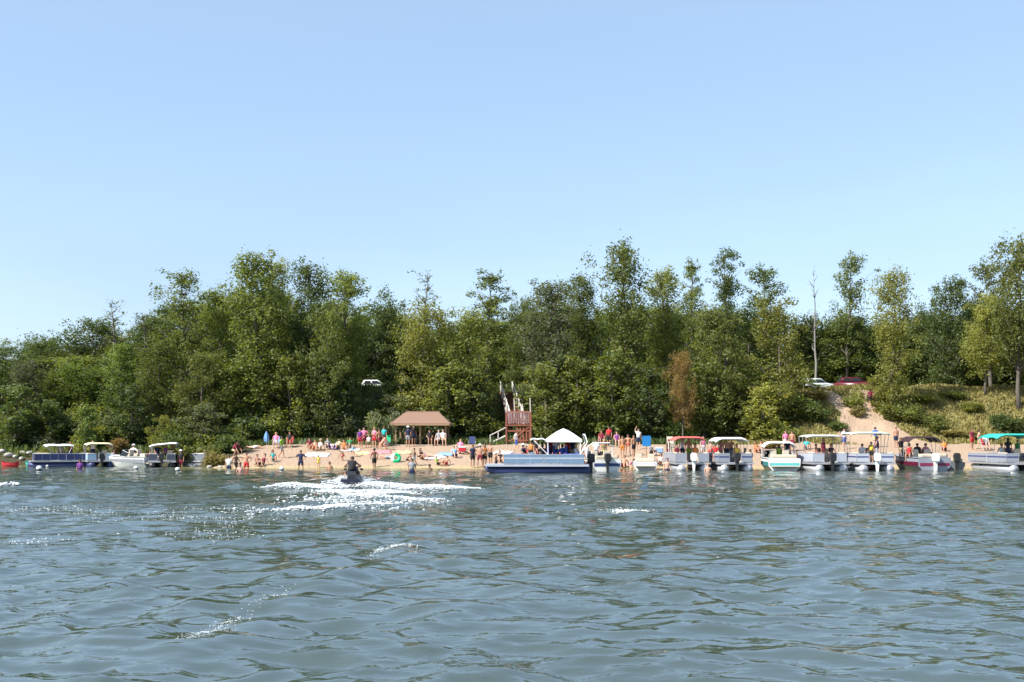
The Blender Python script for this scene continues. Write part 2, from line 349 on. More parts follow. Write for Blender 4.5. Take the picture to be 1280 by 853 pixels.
# ---------------------------------------------------------------- trees
PROF = {
 'oval': lambda t: math.sin(math.pi*(.08+.90*t))**.65, 'column': lambda t: min(1, 1.25*(t+.12))**.7*(1-t**6)**.8*(.85+.15*math.sin(t*21)),
 'cone': lambda t: (1-t)**.8+.06, 'round': lambda t: math.sin(math.pi*(.18+.78*t))**.5, 'sparse': lambda t: (.55+.45*math.sin(t*17+1))*math.sin(math.pi*(.12+.84*t))**.5,
 'willow': lambda t: (.75+.25*math.sin(t*9))*math.sin(math.pi*(.05+.87*t))**.55, 'small': lambda t: math.sin(math.pi*(.1+.85*t))**.7}
class Proto: pass
def proto(seed, h, w, base, prof, nl, cl, leaves, ls, cr, flat=1.05, bare=0.):
    r = random.Random(seed); g = np.random.default_rng(seed); tr = MB(); prf = PROF[prof]
    top = h*(.90 if prof != 'round' else .75); nst = 9; pts = []
    lx = ly = 0.
    for i in range(nst):
        t = i/(nst-1); pts.append(Vector((lx, ly, t*top))); lx += r.uniform(-.18, .18)*h/15; ly += r.uniform(-.18, .18)*h/15
    r0 = .0125*h+.03
    def tp(t):
        k = min(max(t, 0), .999)*(nst-1); i = int(k); return pts[i].lerp(pts[i+1], k-i)
    tr.tube(pts, [r0*(1.25 if i == 0 else 1)*(1-.88*i/(nst-1)) for i in range(nst)], 7)
    C = []
    for i in range(nl):
        u = (i+r.uniform(.1, .9))/nl; t = base+(1-base)*u; az = i*2.4+r.uniform(-.6, .6); st = tp(t*h/top*.86)
        rad = prf(u)*w/2*r.uniform(.62, 1.12); up = r.uniform(.45, 1.15)*(1.2-.3*u)
        if prof == 'cone': up = r.uniform(-.25, .1)
        tgt = Vector((math.cos(az)*rad+st.x, math.sin(az)*rad+st.y, min(t*h, h*.985)))
        st2 = Vector((st.x, st.y, max(base*h*.6, tgt.z-rad*up-.2))); st2 = tp(st2.z/top)
        mid = st2.lerp(tgt, .5)+Vector((r.uniform(-.2, .2), r.uniform(-.2, .2), -.08*rad+r.uniform(-.1, .2)))
        lr = r0*.38*(1-.6*u)+.012
        tr.tube([st2, mid, tgt], [lr, lr*.6, .010], 5)
        for j in range(cl):
            f = .30+.70*(j+r.random())/cl; p = (st2.lerp(mid, f*2) if f < .5 else mid.lerp(tgt, f*2-1))
            off = Vector((g.normal(0, 1), g.normal(0, 1), g.normal(.15, .7)))*cr*.8
            q = p+off; q.z = min(max(q.z, base*h*.7), h)
            if r.random() < .5: tr.tube([p, q], [.014, .006], 4)
            if r.random() >= bare: C.append((q, cr*r.uniform(.55, 1.25), r.random()))
    vs = []; fs = []; tint = []
    for (q, rr, tn) in C:
        m = max(4, int(leaves*r.uniform(.5, 1.4)*(rr/cr)**2)); d = g.normal(0, 1, (m, 3)); d /= np.linalg.norm(d, axis=1, keepdims=True)
        rad = rr*(g.random((m, 1))**.45); stray = g.random((m, 1)) < .08; rad = np.where(stray, rad*1.7, rad)
        c = np.array(q)+d*rad*np.array([1, 1, flat])
        if prof == 'willow': c[:, 2] -= g.random(m)*rr*.9
        nrm = d*.8+g.normal(0, .6, (m, 3))+np.array([0, 0, .35]); nrm /= np.linalg.norm(nrm, axis=1, keepdims=True)
        a = np.cross(nrm, g.normal(0, 1, (m, 3))); a /= np.linalg.norm(a, axis=1, keepdims=True)+1e-9; bb = np.cross(nrm, a)
        s = ls*g.uniform(.55, 1.3, (m, 1))
        vs.append(np.stack([c-a*s, c+bb*s*.55+nrm*s*.18, c+a*s, c-bb*s*.55+nrm*s*.18], 1).reshape(-1, 3))
        tint.append(np.clip(tn*.55+g.random(m)*.45, 0, 1))
    p = Proto(); p.h, p.w = h, w; p.trunk = tr.mesh('trunk', True); p.trunk.materials.append(BARK)
    if vs:
        v = np.concatenate(vs); nf = len(v)//4
        p.crown = np_mesh('crown', v, np.arange(nf*4).reshape(-1, 4), {'tint': ('FACE', np.concatenate(tint))}); p.crown.materials.append(MATS['leaf_green'])
    else: p.crown = None
    return p
PR = {
 'oval': [proto(11+i, 14, 6.4, .10, 'oval', 40, 5, 74, .14, .80) for i in range(3)],
 'column': [proto(21+i, 17, 6.2, .08, 'column', 50, 5, 66, .14, .82) for i in range(3)],
 'round': [proto(31+i, 14, 9.5, .12, 'round', 40, 5, 84, .17, 1.05) for i in range(2)],
 'sparse': [proto(41+i, 17, 6.0, .30, 'sparse', 36, 5, 54, .135, .72, .8, .25) for i in range(3)],
 'high': [proto(95+i, 15, 7.5, .32, 'oval', 40, 5, 74, .14, .85) for i in range(2)],
 'willow': [proto(51+i, 13, 7.0, .06, 'willow', 44, 5, 74, .135, .80, 1.1) for i in range(2)],
 'small': [proto(61+i, 8, 4.0, .12, 'small', 24, 4, 44, .15, .52) for i in range(2)],
 'cone': [proto(71, 5, 2.6, .04, 'cone', 26, 3, 34, .12, .32)],
 'wispy': [proto(81, 16, 4.2, .35, 'sparse', 22, 4, 12, .13, .5, .9, .45)],
 'dead': [proto(91, 15, 3.2, .35, 'sparse', 18, 3, 10, .1, .5, 1, 1.0)],
}
def tree(px, top, wpx, D, kind, leaf, label, group=None, base=None, x=None, name='tree', sink=.15, bark=None):
    x = wx(px, D) if x is None else x; z0 = hz(x, D)-sink; k = PR[kind]; p = k[random.randrange(len(k))]
    h = (wz(top, D)-z0); sx = 1.06*wpx*D/F/p.w
    o = thing(name, label, 'tree', (x, D, z0), random.uniform(0, 6.28), group)
    t = link('trunk', p.trunk, parent=o)
    if bark: t.material_slots[0].link = 'OBJECT'; t.material_slots[0].material = bark
    o.scale = (sx, sx, h/p.h)
    if p.crown:
        c = link('crown', p.crown, parent=o); c.material_slots[0].link = 'OBJECT'; c.material_slots[0].material = MATS['leaf_'+leaf]
    return o
T = tree
FR = 'trees of the front wood row'
for a in [
 (4, 428, 70, 112, 'round', 'dark', 'dark green tree at the far left edge of the wood'),
 (38, 450, 62, 103, 'willow', 'grey', 'pale grey green bushy tree near the left edge, left of the bright green one'),
 (60, 424, 70, 117, 'round', 'dark', 'dark tree behind the pale grey green tree at left'),
 (112, 399, 100, 119, 'round', 'dark', 'wide dark domed tree rising behind the bright green tree at left'),
 (98, 452, 78, 106, 'round', 'bright', 'bright light green rounded tree above the canopied boats at left'),
 (141, 372, 46, 112, 'wispy', 'olive', 'thin nearly bare tree poking above the left wood'),
 (150, 432, 56, 105, 'oval', 'bright', 'light green narrow tree right of the bright rounded one'),
 (180, 390, 52, 114, 'wispy', 'dark', 'wispy dark tree left of the tall gappy tree'),
 (227, 342, 78, 108, 'sparse', 'green', 'tall gappy tree with sky showing through its top at left'),
 (200, 425, 66, 103, 'oval', 'green', 'mid green tree in front below the tall gappy one'),
 (252, 440, 66, 102, 'oval', 'olive', 'olive tree above the left end of the beach'),
 (318, 317, 88, 105, 'column', 'green', 'tallest broad green tree of the left half'),
 (272, 362, 58, 111, 'oval', 'green', 'green tree filling in left of the tallest broad tree'),
 (346, 326, 46, 110, 'column', 'olive', 'slim pointed tree just right of the tallest broad tree'),
 (386, 328, 66, 107, 'column', 'dark', 'tall dark pointed tree left of the pavilion wood'),
 (432, 340, 74, 112, 'column', 'green', 'tall leafy tree with two tops above the white car'),
 (408, 385, 60, 104, 'oval', 'green', 'green tree with hanging light sprays right of the dark pointed one'),
 (482, 371, 66, 126, 'round', 'dark', 'dark rounded tree in the dip of the skyline'),
 (530, 376, 84, 106, 'willow', 'yellow', 'yellow green tree rising over the pavilion'),
 (532, 335, 54, 118, 'wispy', 'grey', 'bare twiggy treetop behind the yellow green tree'),
 (607, 338, 70, 114, 'sparse', 'green', 'ragged tall tree right of the yellow green one'),
 (586, 388, 76, 107, 'oval', 'olive', 'broad olive tree between pavilion and stair tower'),
 (653, 368, 46, 119, 'round', 'green', 'small green crown behind the stair tower'),
 (688, 350, 80, 107, 'column', 'grey', 'tall olive tree right of the stair tower'),
 (728, 345, 60, 113, 'column', 'green', 'tall green tree left of the pointed landmark tree'),
 (780, 304, 74, 107, 'column', 'green', 'highest pointed tree in the middle of the skyline'),
 (830, 338, 64, 112, 'column', 'olive', 'olive tree right of the highest pointed tree'),
 (864, 324, 46, 117, 'sparse', 'green', 'gappy tree behind the orange tinged sapling'),
 (906, 312, 58, 115, 'sparse', 'dark', 'tall thin dark tree with airy round top'),
 (893, 384, 72, 104, 'oval', 'olive', 'leafy olive tree behind the white canopied pontoon'),
 (853, 443, 38, 101, 'high', 'orange', 'small orange brown tinged tree at the wood edge'),
 (962, 333, 70, 121, 'sparse', 'dark', 'dark flat topped tree behind the yellowish oval tree'),
 (975, 377, 74, 103, 'oval', 'yellow', 'yellow green oval tree left of the sandy path'),
 (1056, 320, 56, 123, 'sparse', 'green', 'airy tall tree rising behind the bare snag'),
 (1115, 338, 58, 103.5, 'column', 'yellow', 'full olive green tree standing alone right of the sandy path'),
 (1186, 350, 64, 118, 'oval', 'dark', 'dark green tree behind the grass bank at right'),
 (1222, 372, 62, 121, 'round', 'dark', 'dark tree behind the big right hand tree'),
 (1232, 372, 62, 107, 'high', 'yellow', 'lower olive crown left of the thick trunk at right'),
 (1240, 328, 60, 117, 'sparse', 'olive', 'gappy olive tree left of the tall right edge tree'),
 (1274, 304, 92, 104.5, 'high', 'olive', 'tall tree at the right edge with a thick bare trunk'),
 (1020, 392, 80, 126, 'round', 'dark', 'dark wood tree behind the parked cars'),
 (1066, 398, 66, 125, 'oval', 'dark', 'dark tree between the snag and the olive tree'),
 (936, 382, 60, 119, 'oval', 'dark', 'shaded tree left of the yellowish oval tree'),
 (1150, 385, 60, 124, 'round', 'dark', 'shaded tree right of the olive tree'),
 ]: tree(*a, group=FR)
tree(1018, 328, 26, 119, 'dead', 'dark', 'bare leafless grey snag against the sky', FR, bark=BARKP, name='dead_tree')
# lower trees standing under the tall ones
for i, (px, top, w_, D, k, lf, lab) in enumerate([
 (20, 480, 60, 99, 'small', 'dark', 'low dark tree on the left bank behind the red canoe'), (62, 500, 50, 100, 'small', 'dark', 'low dark tree behind the white canopied pontoon at left'),
 (108, 508, 30, 97.2, 'cone', 'bright', 'little light green conical tree behind the cream canopied pontoon'), (165, 480, 56, 100, 'small', 'dark', 'shaded small tree behind the white speedboat'),
 (205, 520, 30, 98, 'small', 'yellow', 'small yellow green tree above the tilted white canopy'), (255, 505, 56, 99, 'small', 'grey', 'greyish small tree over the left end of the beach'),
 (300, 455, 66, 104, 'small', 'green', 'small green tree under the tallest broad tree'), (360, 440, 66, 104, 'small', 'olive', 'small olive tree with light sprays near the blue umbrella'),
 (410, 450, 60, 104, 'small', 'dark', 'small dark tree behind the pink shirted group'), (436, 470, 40, 105, 'small', 'dark', 'dark sapling left of the white car'),
 (496, 494, 40, 105, 'small', 'grey', 'greyish small tree left of the pavilion roof'), (560, 455, 70, 104, 'small', 'olive', 'small olive tree over the pavilion roof'),
 (592, 462, 56, 105, 'small', 'dark', 'dark small tree left of the stair tower'), (680, 455, 66, 103, 'small', 'olive', 'small olive tree right of the stair tower'),
 (722, 448, 70, 104, 'small', 'olive', 'small olive tree over the peaked white canopy'), (765, 440, 66, 103, 'small', 'green', 'small green tree under the highest pointed tree'),
 (812, 458, 60, 103, 'small', 'dark', 'small dark tree behind the blue sign'), (880, 455, 60, 103, 'small', 'green', 'small green tree right of the orange tinged one'),
 (925, 470, 60, 103, 'small', 'olive', 'small olive tree above the shaded bank'), (955, 480, 50, 101, 'small', 'yellow', 'small yellowish tree below the oval one'),
 (1095, 470, 36, 105, 'small', 'yellow', 'small light green tree at the right fork of the path')]):
    tree(px, top, w_, D, k, lf, lab, 'low trees under the wood')
# deep wood behind: trees nobody can tell apart
sk = [(-300, 440), (0, 436), (90, 410), (150, 402), (220, 372), (320, 350), (460, 376), (560, 390), (650, 384), (780, 365), (900, 375), (1000, 395), (1100, 385), (1200, 390), (1290, 360), (1600, 350)]
for i, px in enumerate(range(-260, 1560, 34)):
    for D in (128, 140):
        tp_ = np.interp(px, [s[0] for s in sk], [s[1] for s in sk])+random.uniform(6, 34)
        tree(px+random.uniform(-12, 12), tp_, random.uniform(62, 90), D+random.uniform(-4, 4), random.choice(['round', 'oval', 'oval', 'column']), random.choice(['dark', 'dark', 'green']),
             'dark green tree deep in the wood, mostly hidden by the front trees', 'trees deep in the wood')
for i in range(7):
    tree(-30-i*42, 430-random.uniform(0, 30), 80, 104+random.uniform(0, 8), 'oval', 'green', 'green wood tree further along the left shore', 'wood trees beyond the left shore')
    tree(1330+i*42, 340-random.uniform(-20, 30), 84, 105+random.uniform(0, 10), 'oval', 'olive', 'green wood tree further along the right bank', 'wood trees beyond the right bank')
# low trees of the shaded wood interior
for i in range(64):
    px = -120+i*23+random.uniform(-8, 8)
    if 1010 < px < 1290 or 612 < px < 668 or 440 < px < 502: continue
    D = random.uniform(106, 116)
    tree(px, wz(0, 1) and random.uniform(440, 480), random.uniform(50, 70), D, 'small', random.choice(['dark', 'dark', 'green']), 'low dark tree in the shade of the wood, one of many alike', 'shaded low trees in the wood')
for i in range(16):
    px = 1000+i*20
    tree(px, random.uniform(405, 440), 60, random.uniform(124, 130), 'small', 'dark', 'low dark tree behind the crest of the grass bank', 'low trees behind the crest')
# ---------------------------------------------------------------- shrubs, one thing each
def shrubproto(seed, nst, leaves, ls):
    r = random.Random(seed); g = np.random.default_rng(seed); st = MB(); vs = []; ti = []
    for i in range(nst):
        az = r.uniform(0, 6.28); rr = r.uniform(.1, .5); hh = r.uniform(.45, 1)*(1.1-rr*.8); tip = Vector((math.cos(az)*rr, math.sin(az)*rr, hh*.8))
        st.tube([(tip.x*.1, tip.y*.1, 0), (tip.x*.45, tip.y*.45, hh*.45), tip], [.025, .016, .006], 5)
        m = leaves; f = g.random(m)**.6; c = np.array(tip)*f[:, None]*[1.1, 1.1, 1.15]+g.normal(0, .11, (m, 3))
        nr = g.normal(0, .8, (m, 3))+[0, 0, .5]; nr /= np.linalg.norm(nr, axis=1, keepdims=True); a = np.cross(nr, g.normal(0, 1, (m, 3))); a /= np.linalg.norm(a, axis=1, keepdims=True); bb = np.cross(nr, a); s = ls*g.uniform(.6, 1.3, (m, 1))
        c[:, 2] = np.abs(c[:, 2])
        vs.append(np.stack([c-a*s, c+bb*s*.6, c+a*s, c-bb*s*.6], 1).reshape(-1, 3)); ti.append(np.clip(r.random()*.5+g.random(m)*.5, 0, 1))
    v = np.concatenate(vs); p = Proto(); p.trunk = st.mesh('stem', True); p.trunk.materials.append(BARK)
    p.crown = np_mesh('foliage', v, np.arange(len(v)).reshape(-1, 4), {'tint': ('FACE', np.concatenate(ti))}); p.crown.materials.append(MATS['leaf_green']); return p
SP = [shrubproto(101+i, 15, 260, .05) for i in range(4)]
def shrub(px, py, wpx, hpx, leaf, label, group='shrubs along the beach and bank', D=None):
    if D is None: x, D = hit(px, py)
    else: x = wx(px, D)
    z = hz(x, D)-.05; p = random.choice(SP); o = thing('shrub', label, 'shrub', (x, D, z), random.uniform(0, 6.28), group)
    o.scale = (wpx*D/F, wpx*D/F, hpx*D/F)
    link('stem', p.trunk, parent=o); c = link('foliage', p.crown, parent=o); c.material_slots[0].link = 'OBJECT'; c.material_slots[0].material = MATS['leaf_'+leaf]
for a in [
 (58, 579, 26, 22, 'yellow', 'small yellow green bush beside the white canopied pontoon at left'), (100, 572, 24, 20, 'yellow', 'yellow green bush between the two canopied pontoons at left'),
 (148, 566, 20, 24, 'orange', 'rusty orange bush behind the white speedboat'), (246, 580, 50, 30, 'olive', 'rounded olive bush where the beach begins at left'),
 (268, 582, 30, 20, 'dry', 'dry brownish bush at the very left end of the sand'), (222, 566, 36, 26, 'dark', 'dark bush right of the tilted white canopy'),
 (290, 566, 40, 24, 'dark', 'shaded bush above the left end of the sand'), (472, 556, 30, 46, 'grey', 'grey green bush left of the pavilion'),
 (495, 553, 26, 40, 'grey', 'grey green bush against the left pavilion post'), (845, 552, 30, 26, 'bright', 'pale leafed bush under the orange tinged tree'),
 (955, 545, 40, 34, 'olive', 'olive bush over the white bowrider'), (985, 552, 36, 24, 'olive', 'low olive bush on the bank left of the sandy path'),
 (1000, 525, 40, 30, 'dark', 'dark bush in the hollow left of the path'), (1020, 527, 36, 24, 'dark', 'dark rounded bush beside the left fork of the path'),
 (1046, 537, 24, 11, 'dark', 'low dark bush touching the left fork of the path'), (1066, 508, 24, 16, 'olive', 'olive bush in the fork between the two paths'),
 (1072, 520, 18, 14, 'dry', 'small dry bush low in the fork between the paths'), (1112, 524, 30, 20, 'olive', 'olive bush at the foot of the lone olive tree'),
 (1138, 526, 32, 22, 'olive', 'large spreading bush right of the lone olive tree'), (1166, 540, 32, 24, 'olive', 'rounded bush in the middle of the grass bank'),
 (1192, 499, 30, 13, 'olive', 'olive bush high on the grass bank'), (1215, 515, 28, 14, 'yellow', 'yellowish bush on the grass bank right of the rounded one'),
 (1246, 532, 20, 18, 'dark', 'dark bush left of the thick trunk'), (1262, 540, 40, 26, 'dark', 'dark bush at the foot of the thick trunk'),
 (1195, 546, 40, 12, 'dry', 'dry brown bush low on the grass bank'), (1225, 549, 34, 10, 'dry', 'dry reddish bush above the sand at right'),
 (1150, 503, 34, 14, 'yellow', 'yellow green bush high behind the spreading one'), (962, 560, 26, 12, 'dry', 'dry low bush by the sand behind the bowrider'),
 (1013, 500, 40, 14, 'dry', 'dry brown bush below the parked cars'), (1185, 479, 40, 6, 'olive', 'low bush on the crest of the grass bank'), (1235, 486, 34, 9, 'olive', 'olive bush on the crest near the right edge'),
 ]: shrub(*a)
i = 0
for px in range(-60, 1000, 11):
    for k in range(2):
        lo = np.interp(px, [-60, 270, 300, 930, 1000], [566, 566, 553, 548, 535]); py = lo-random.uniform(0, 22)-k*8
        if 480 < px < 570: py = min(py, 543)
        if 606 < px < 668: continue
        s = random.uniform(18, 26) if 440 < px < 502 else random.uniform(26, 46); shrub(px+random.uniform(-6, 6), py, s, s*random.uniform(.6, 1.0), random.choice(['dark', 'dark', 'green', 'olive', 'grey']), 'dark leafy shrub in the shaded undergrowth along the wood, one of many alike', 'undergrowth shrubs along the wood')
for px, wpx_, hp, lab in ((455, 26, 13, 'dark bush in front of the white car, left'), (484, 24, 12, 'dark bush in front of the white car, right'), (468, 34, 10, 'low wide dark bush below the white car')):
    shrub(px, 490, wpx_, hp, 'dark', lab, D=117.5-.3*hp/10)
# tufts of dry grass and weeds nobody could count
def tufts(name, region, cnt, hh, leaf, label):
    P = []
    while len(P) < cnt:
        x, y = random.uniform(*region[0]), random.uniform(*region[1])
        d = y-float(shore(x)); ix = np.searchsorted(gx, x); iy = np.searchsorted(gy, y)
        if sandf[iy, ix] > .4 or pathf[iy, ix] > .2: continue
        P.append((x, y, hz(x, y)))
    P = np.array(P); m = len(P); h = hh*rng.uniform(.4, 1.3, m); az = rng.uniform(0, 6.28, m); w = .05+.08*rng.random(m); ln = rng.normal(0, .3, (m, 2))*h[:, None]
    dx, dy = np.cos(az)*w, np.sin(az)*w
    v = np.stack([P-np.stack([dx, dy, 0*h], -1), P+np.stack([dx, dy, 0*h], -1), P+np.stack([dx*.5+ln[:, 0], dy*.5+ln[:, 1], h], -1), P+np.stack([-dx*.3+ln[:, 0], -dy*.3+ln[:, 1], h*.8], -1)], 1).reshape(-1, 3)
    tag(link(name, np_mesh(name, v, np.arange(4*m).reshape(-1, 4), {'tint': ('FACE', rng.random(m))}), MATS['leaf_'+leaf]), label, 'grass', kind='stuff')
tufts('dry_grass', ((19, 56), (97, 116)), 36000, .27, 'dry', 'dry yellow grass covering the sunny bank at right')
tufts('green_weeds', ((17, 56), (97, 116)), 3000, .3, 'olive', 'green weeds mixed into the sunny bank at right')
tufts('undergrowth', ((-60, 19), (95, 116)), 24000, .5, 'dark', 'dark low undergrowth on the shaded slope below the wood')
# ---------------------------------------------------------------- boats (bow towards +Y, waterline at z = 0)
WHITE = mat('gelcoat_white', (.78, .78, .76), .35, .06, 1.5); ALU = mat('aluminium', (.46, .47, .50), .55, .15, 3, .6)
BLACK = mat('black_plastic', (.018, .018, .02), .45, .2); GREY = mat('grey_panel', (.42, .44, .48), .5, .08, 2)
NAVY = mat('navy_panel', (.025, .035, .12), .45, .12, 2); TANV = mat('tan_vinyl', (.55, .47, .36), .6, .1); BLUEV = mat('blue_vinyl', (.03, .07, .33), .55, .12)
CARPET = mat('deck_carpet', (.12, .14, .16), .95, .2, 20); GLASS = mat('tinted_screen', (.04, .05, .055), .08, .1); RUB = mat('rubber', (.02, .02, .02), .8, .2)
def panelmat(name, col): return mat(name, col, .45, .08, 2)
def arch(W, L, z, drop, y0, n=10, flat=.55, ends=.05, tilt=0.):
    g = []
    for j in range(7):
        v = j/6; row = []
        for i in range(n+1):
            u = i/n*2-1; a = max(0, abs(u)-flat)/(1-flat)
            e = max(0, abs(v*2-1)-.6)/.4
            row.append((u*W/2, y0+v*L, z-drop*a*a-ends*e*e-.025*math.cos(v*4*math.pi)+tilt*u))
        g.append(row)
    return g
def motor(parent, x, y, mcol, z=0., s=1., white=False):
    m = MB(); m.loft([[(x+sx*w*s, y+yy*s, z+zz*s) for sx, yy in ((-1, -.26), (1, -.26), (1, .22), (-1, .22))] for w, zz in ((.13, .62), (.19, .70), (.21, .95), (.20, 1.12), (.13, 1.22))])
    bmesh.ops.bevel(m.bm, geom=m.bm.edges[:], offset=.035, segments=2, affect='EDGES')
    o = MB().loft([[(x+sx*w*s, y+yy*s, z+zz*s) for sx, yy in ((-1, -.10), (1, -.10), (1, d), (-1, d))] for w, d, zz in ((.035, .12, -.55), (.05, .16, -.1), (.09, .2, .4), (.11, .2, .62))]).build('outboard_motor', mcol, parent)
    m.build('cowling', mcol, o)
    MB().box((x, y-.02, z-.12), (.22*s, .42*s, .025)).build('cavitation_plate', mcol, o)
    p = MB()
    for k in range(3): p.box((x+.09*math.sin(k*2.09), y-.2*s, z-.4+.09*math.cos(k*2.09)), (.09, .03, .17), ry=k*2.09)
    p.build('propeller', BLACK, o)
def pontoon(label, px, D, rz=0, canopy='arch', ccol=None, panel=None, L=6.8, W=2.45, seatm=None, motor_m=None, cw=None, cz=2.28, cl=2.7, cy=None, tilt=0., stripe=None, poles=None, py=None, front_deck=.0, group='pontoon boats along the shore', drop=.24, mx=0., tube_m=None, trim_m=None, sc=1.):
    x = wx(px, D); o = thing('pontoon_boat', label, 'pontoon boat', (x, D, 0), rz, group, sc)
    panel = panel or GREY; seatm = seatm or TANV; poles = poles or ALU; b = -L/2
    for s in (-1, 1):
        n = 16; ax = s*W*.34; prof = [(b, .30, 0), (L/2-1.2, .30, 0), (L/2-.6, .26, .05), (L/2-.2, .15, .13), (L/2, .02, .22)]
        MB().loft([[(ax+r*math.cos(2*math.pi*k/n), y, .13+dz+r*math.sin(2*math.pi*k/n)) for k in range(n)] for y, r, dz in prof]).build('pontoon_tube', tube_m or ALU, o, True)
    d = MB().box((0, 0, .50), (W, L-.25, .09), bev=.015).build('deck', CARPET, o)
    MB().box((0, 0, .505), (W+.04, L-.2, .14 if trim_m else .11)).build('deck_trim', trim_m or ALU, d)
    zt, z0 = 1.22, .62; fy0, fy1 = b+.42, L/2-.25-front_deck
    def fence(p, q, nm='fence_panel'):
        (ax, ay), (bx, by) = p, q; ln = math.hypot(bx-ax, by-ay); a = math.atan2(by-ay, bx-ax); c = ((ax+bx)/2, (ay+by)/2)
        f = MB().box((*c, (zt+z0)/2), (ln-.03, .028, zt-z0-.05), a).build(nm, panel, o)
        r = MB().tube([(ax, ay, zt), (bx, by, zt)], .022); r.tube([(ax, ay, z0-.01), (bx, by, z0-.01)], .018)
        for k in range(int(ln/.9)+2):
            t = k/(int(ln/.9)+1); r.tube([(ax+(bx-ax)*t, ay+(by-ay)*t, .53), (ax+(bx-ax)*t, ay+(by-ay)*t, zt)], .017)
        r.build('rail', ALU, f)
        if stripe: MB().box((*c, z0+.36), (ln-.05, .036, .10), a).build('stripe', stripe, f)
    e = W/2-.05
    for s in (-1, 1):
        m_ = (fy0+fy1)/2; fence((s*e, fy0), (s*e, m_-.02)); fence((s*e, m_+.02), (s*e, fy1))
        fence((s*.42, fy0), (s*e, fy0)); fence((s*.42, fy1), (s*e, fy1))
    for s in (-1, 1):      # stern lounges and bow seats
        q = MB().box((s*(e-.34), fy0+.75, .76), (.58, 1.25, .40), bev=.05).build('bench_seat', seatm, o)
        MB().box((s*(e-.09), fy0+.75, 1.08), (.14, 1.25, .42), bev=.05).build('seat_back', seatm, q)
        q = MB().box((s*(e-.32), fy1-.85, .76), (.54, 1.3, .40), bev=.05).build('bench_seat', seatm, o)
        MB().box((s*(e-.08), fy1-.85, 1.06), (.12, 1.3, .38), bev=.05).build('seat_back', seatm, q)
    q = MB().box((.55, .35, .95), (.75, .5, .8), bev=.06, taper=.85).build('helm_console', panel, o)
    MB().box((.55, .55, 1.45), (.6, .02, .28), rx=R(-18)).build('windscreen', GLASS, q)
    w = MB(); w.tube([(.55+.17*math.cos(k*math.pi/6), .02-.05*math.sin(k*math.pi/6), 1.22+.17*math.sin(k*math.pi/6)) for k in range(13)], .014, 6); w.build('steering_wheel', BLACK, q)
    q = MB().box((.55, -.45, .98), (.5, .48, .14), bev=.04); q.box((.55, -.68, 1.28), (.5, .12, .55), bev=.04); q.tube([(.55, -.45, .54), (.55, -.45, .92)], .05); q.build('captain_chair', seatm, o)
    if motor_m: motor(o, mx, b-.12, motor_m, .05)
    if L == 7.0:
        for sx, sy in ((-.55, -.5), (.1, -.9), (.75, -1.5), (-.4, -1.7)):
            MB().box((sx, sy, 1.12), (.5, .5, .16), bev=.05).box((sx, sy-.24, 1.45), (.5, .13, .7), bev=.05).tube([(sx, sy, .54), (sx, sy, 1.1)], .05).build('pedestal_seat', seatm, o)
    if canopy:
        cw = cw or W-.1; cy = -.3-cl/2-.2 if cy is None else cy
        if canopy == 'arch':
            c = MB().sheet(arch(cw, cl, cz, drop, cy, tilt=tilt), .05); 
            for yy in (cy+.02, cy+cl-.02): c.sheet([[(u*cw/2*.985, yy+dy, cz-drop*(max(0, abs(u)-.55)/.45)**2-.055+tilt*u) for u in np.linspace(-1, 1, 11)] for dy in (-.012, .012)], .10)
            c = c.build('canopy', ccol, o, True)
            for yy, yb in ((cy+.15, -.9), (cy+cl/2, -.35), (cy+cl-.15, .3)):
                f = MB().tube([(-e, yb, zt), (-cw/2+.03, yy, cz-drop-.09-tilt), (-cw*.3, yy, cz-.09-tilt*.5), (cw*.3, yy, cz-.09+tilt*.5), (cw/2-.03, yy, cz-drop-.09+tilt), (e, yb, zt)], .02, 6); f.build('canopy_frame', poles, c)
        if canopy == 'peak':
            c = MB(); hw, hl = cw/2, cl/2; ym = cy+hl; n = 12; rings = []
            for k in range(n+1):
                t = k/n; s = 1-t; zz = cz+.74*(1-s**1.3); rings.append([(sx*hw*s+.0, ym+sy*hl*s, zz+.10*abs(0)) for sx, sy in ((-1, -1), (0, -1.0), (1, -1), (1, 0), (1, 1), (0, 1), (-1, 1), (-1, 0))] if s > 0 else None)
            rings = [r for r in rings if r]; rings.append([(sx*.01, ym+sy*.01, cz+.745) for sx, sy in ((-1, -1), (0, -1), (1, -1), (1, 0), (1, 1), (0, 1), (-1, 1), (-1, 0))])
            rings.insert(0, [(p[0], p[1], p[2]-.16) for p in rings[0]]); c.loft(rings); c = c.build('canopy', ccol, o)
            f = MB()
            for sx in (-1, 1):
                for sy in (-1, 1): f.tube([(sx*(e), ym+sy*(hl-.12), zt), (sx*(hw-.05), ym+sy*(hl-.1), cz-.1)], .028, 6)
            f.build('canopy_frame', poles, c)
            a = MB().sheet(arch(cw*.8, 1.0, cz+.10, .04, ym+hl+.05), .04).build('awning', ccol, o)
            MB().tube([(e, ym+hl-.1, zt), (cw*.36, ym+hl+.9, cz+.04)], .02, 6).tube([(-e, ym+hl-.1, zt), (-cw*.36, ym+hl+.9, cz+.04)], .02, 6).build('canopy_frame', poles, a)
            t = MB().tube([(-e, ym-hl+.1, zt), (-e, ym-hl-.35, cz-.15), (-e*.7, ym-hl-.2, cz+.35), (e*.7, ym-hl-.2, cz+.35), (e, ym-hl-.35, cz-.15), (e, ym-hl+.1, zt)], .035, 7).build('ski_tower', poles, o)
    return o
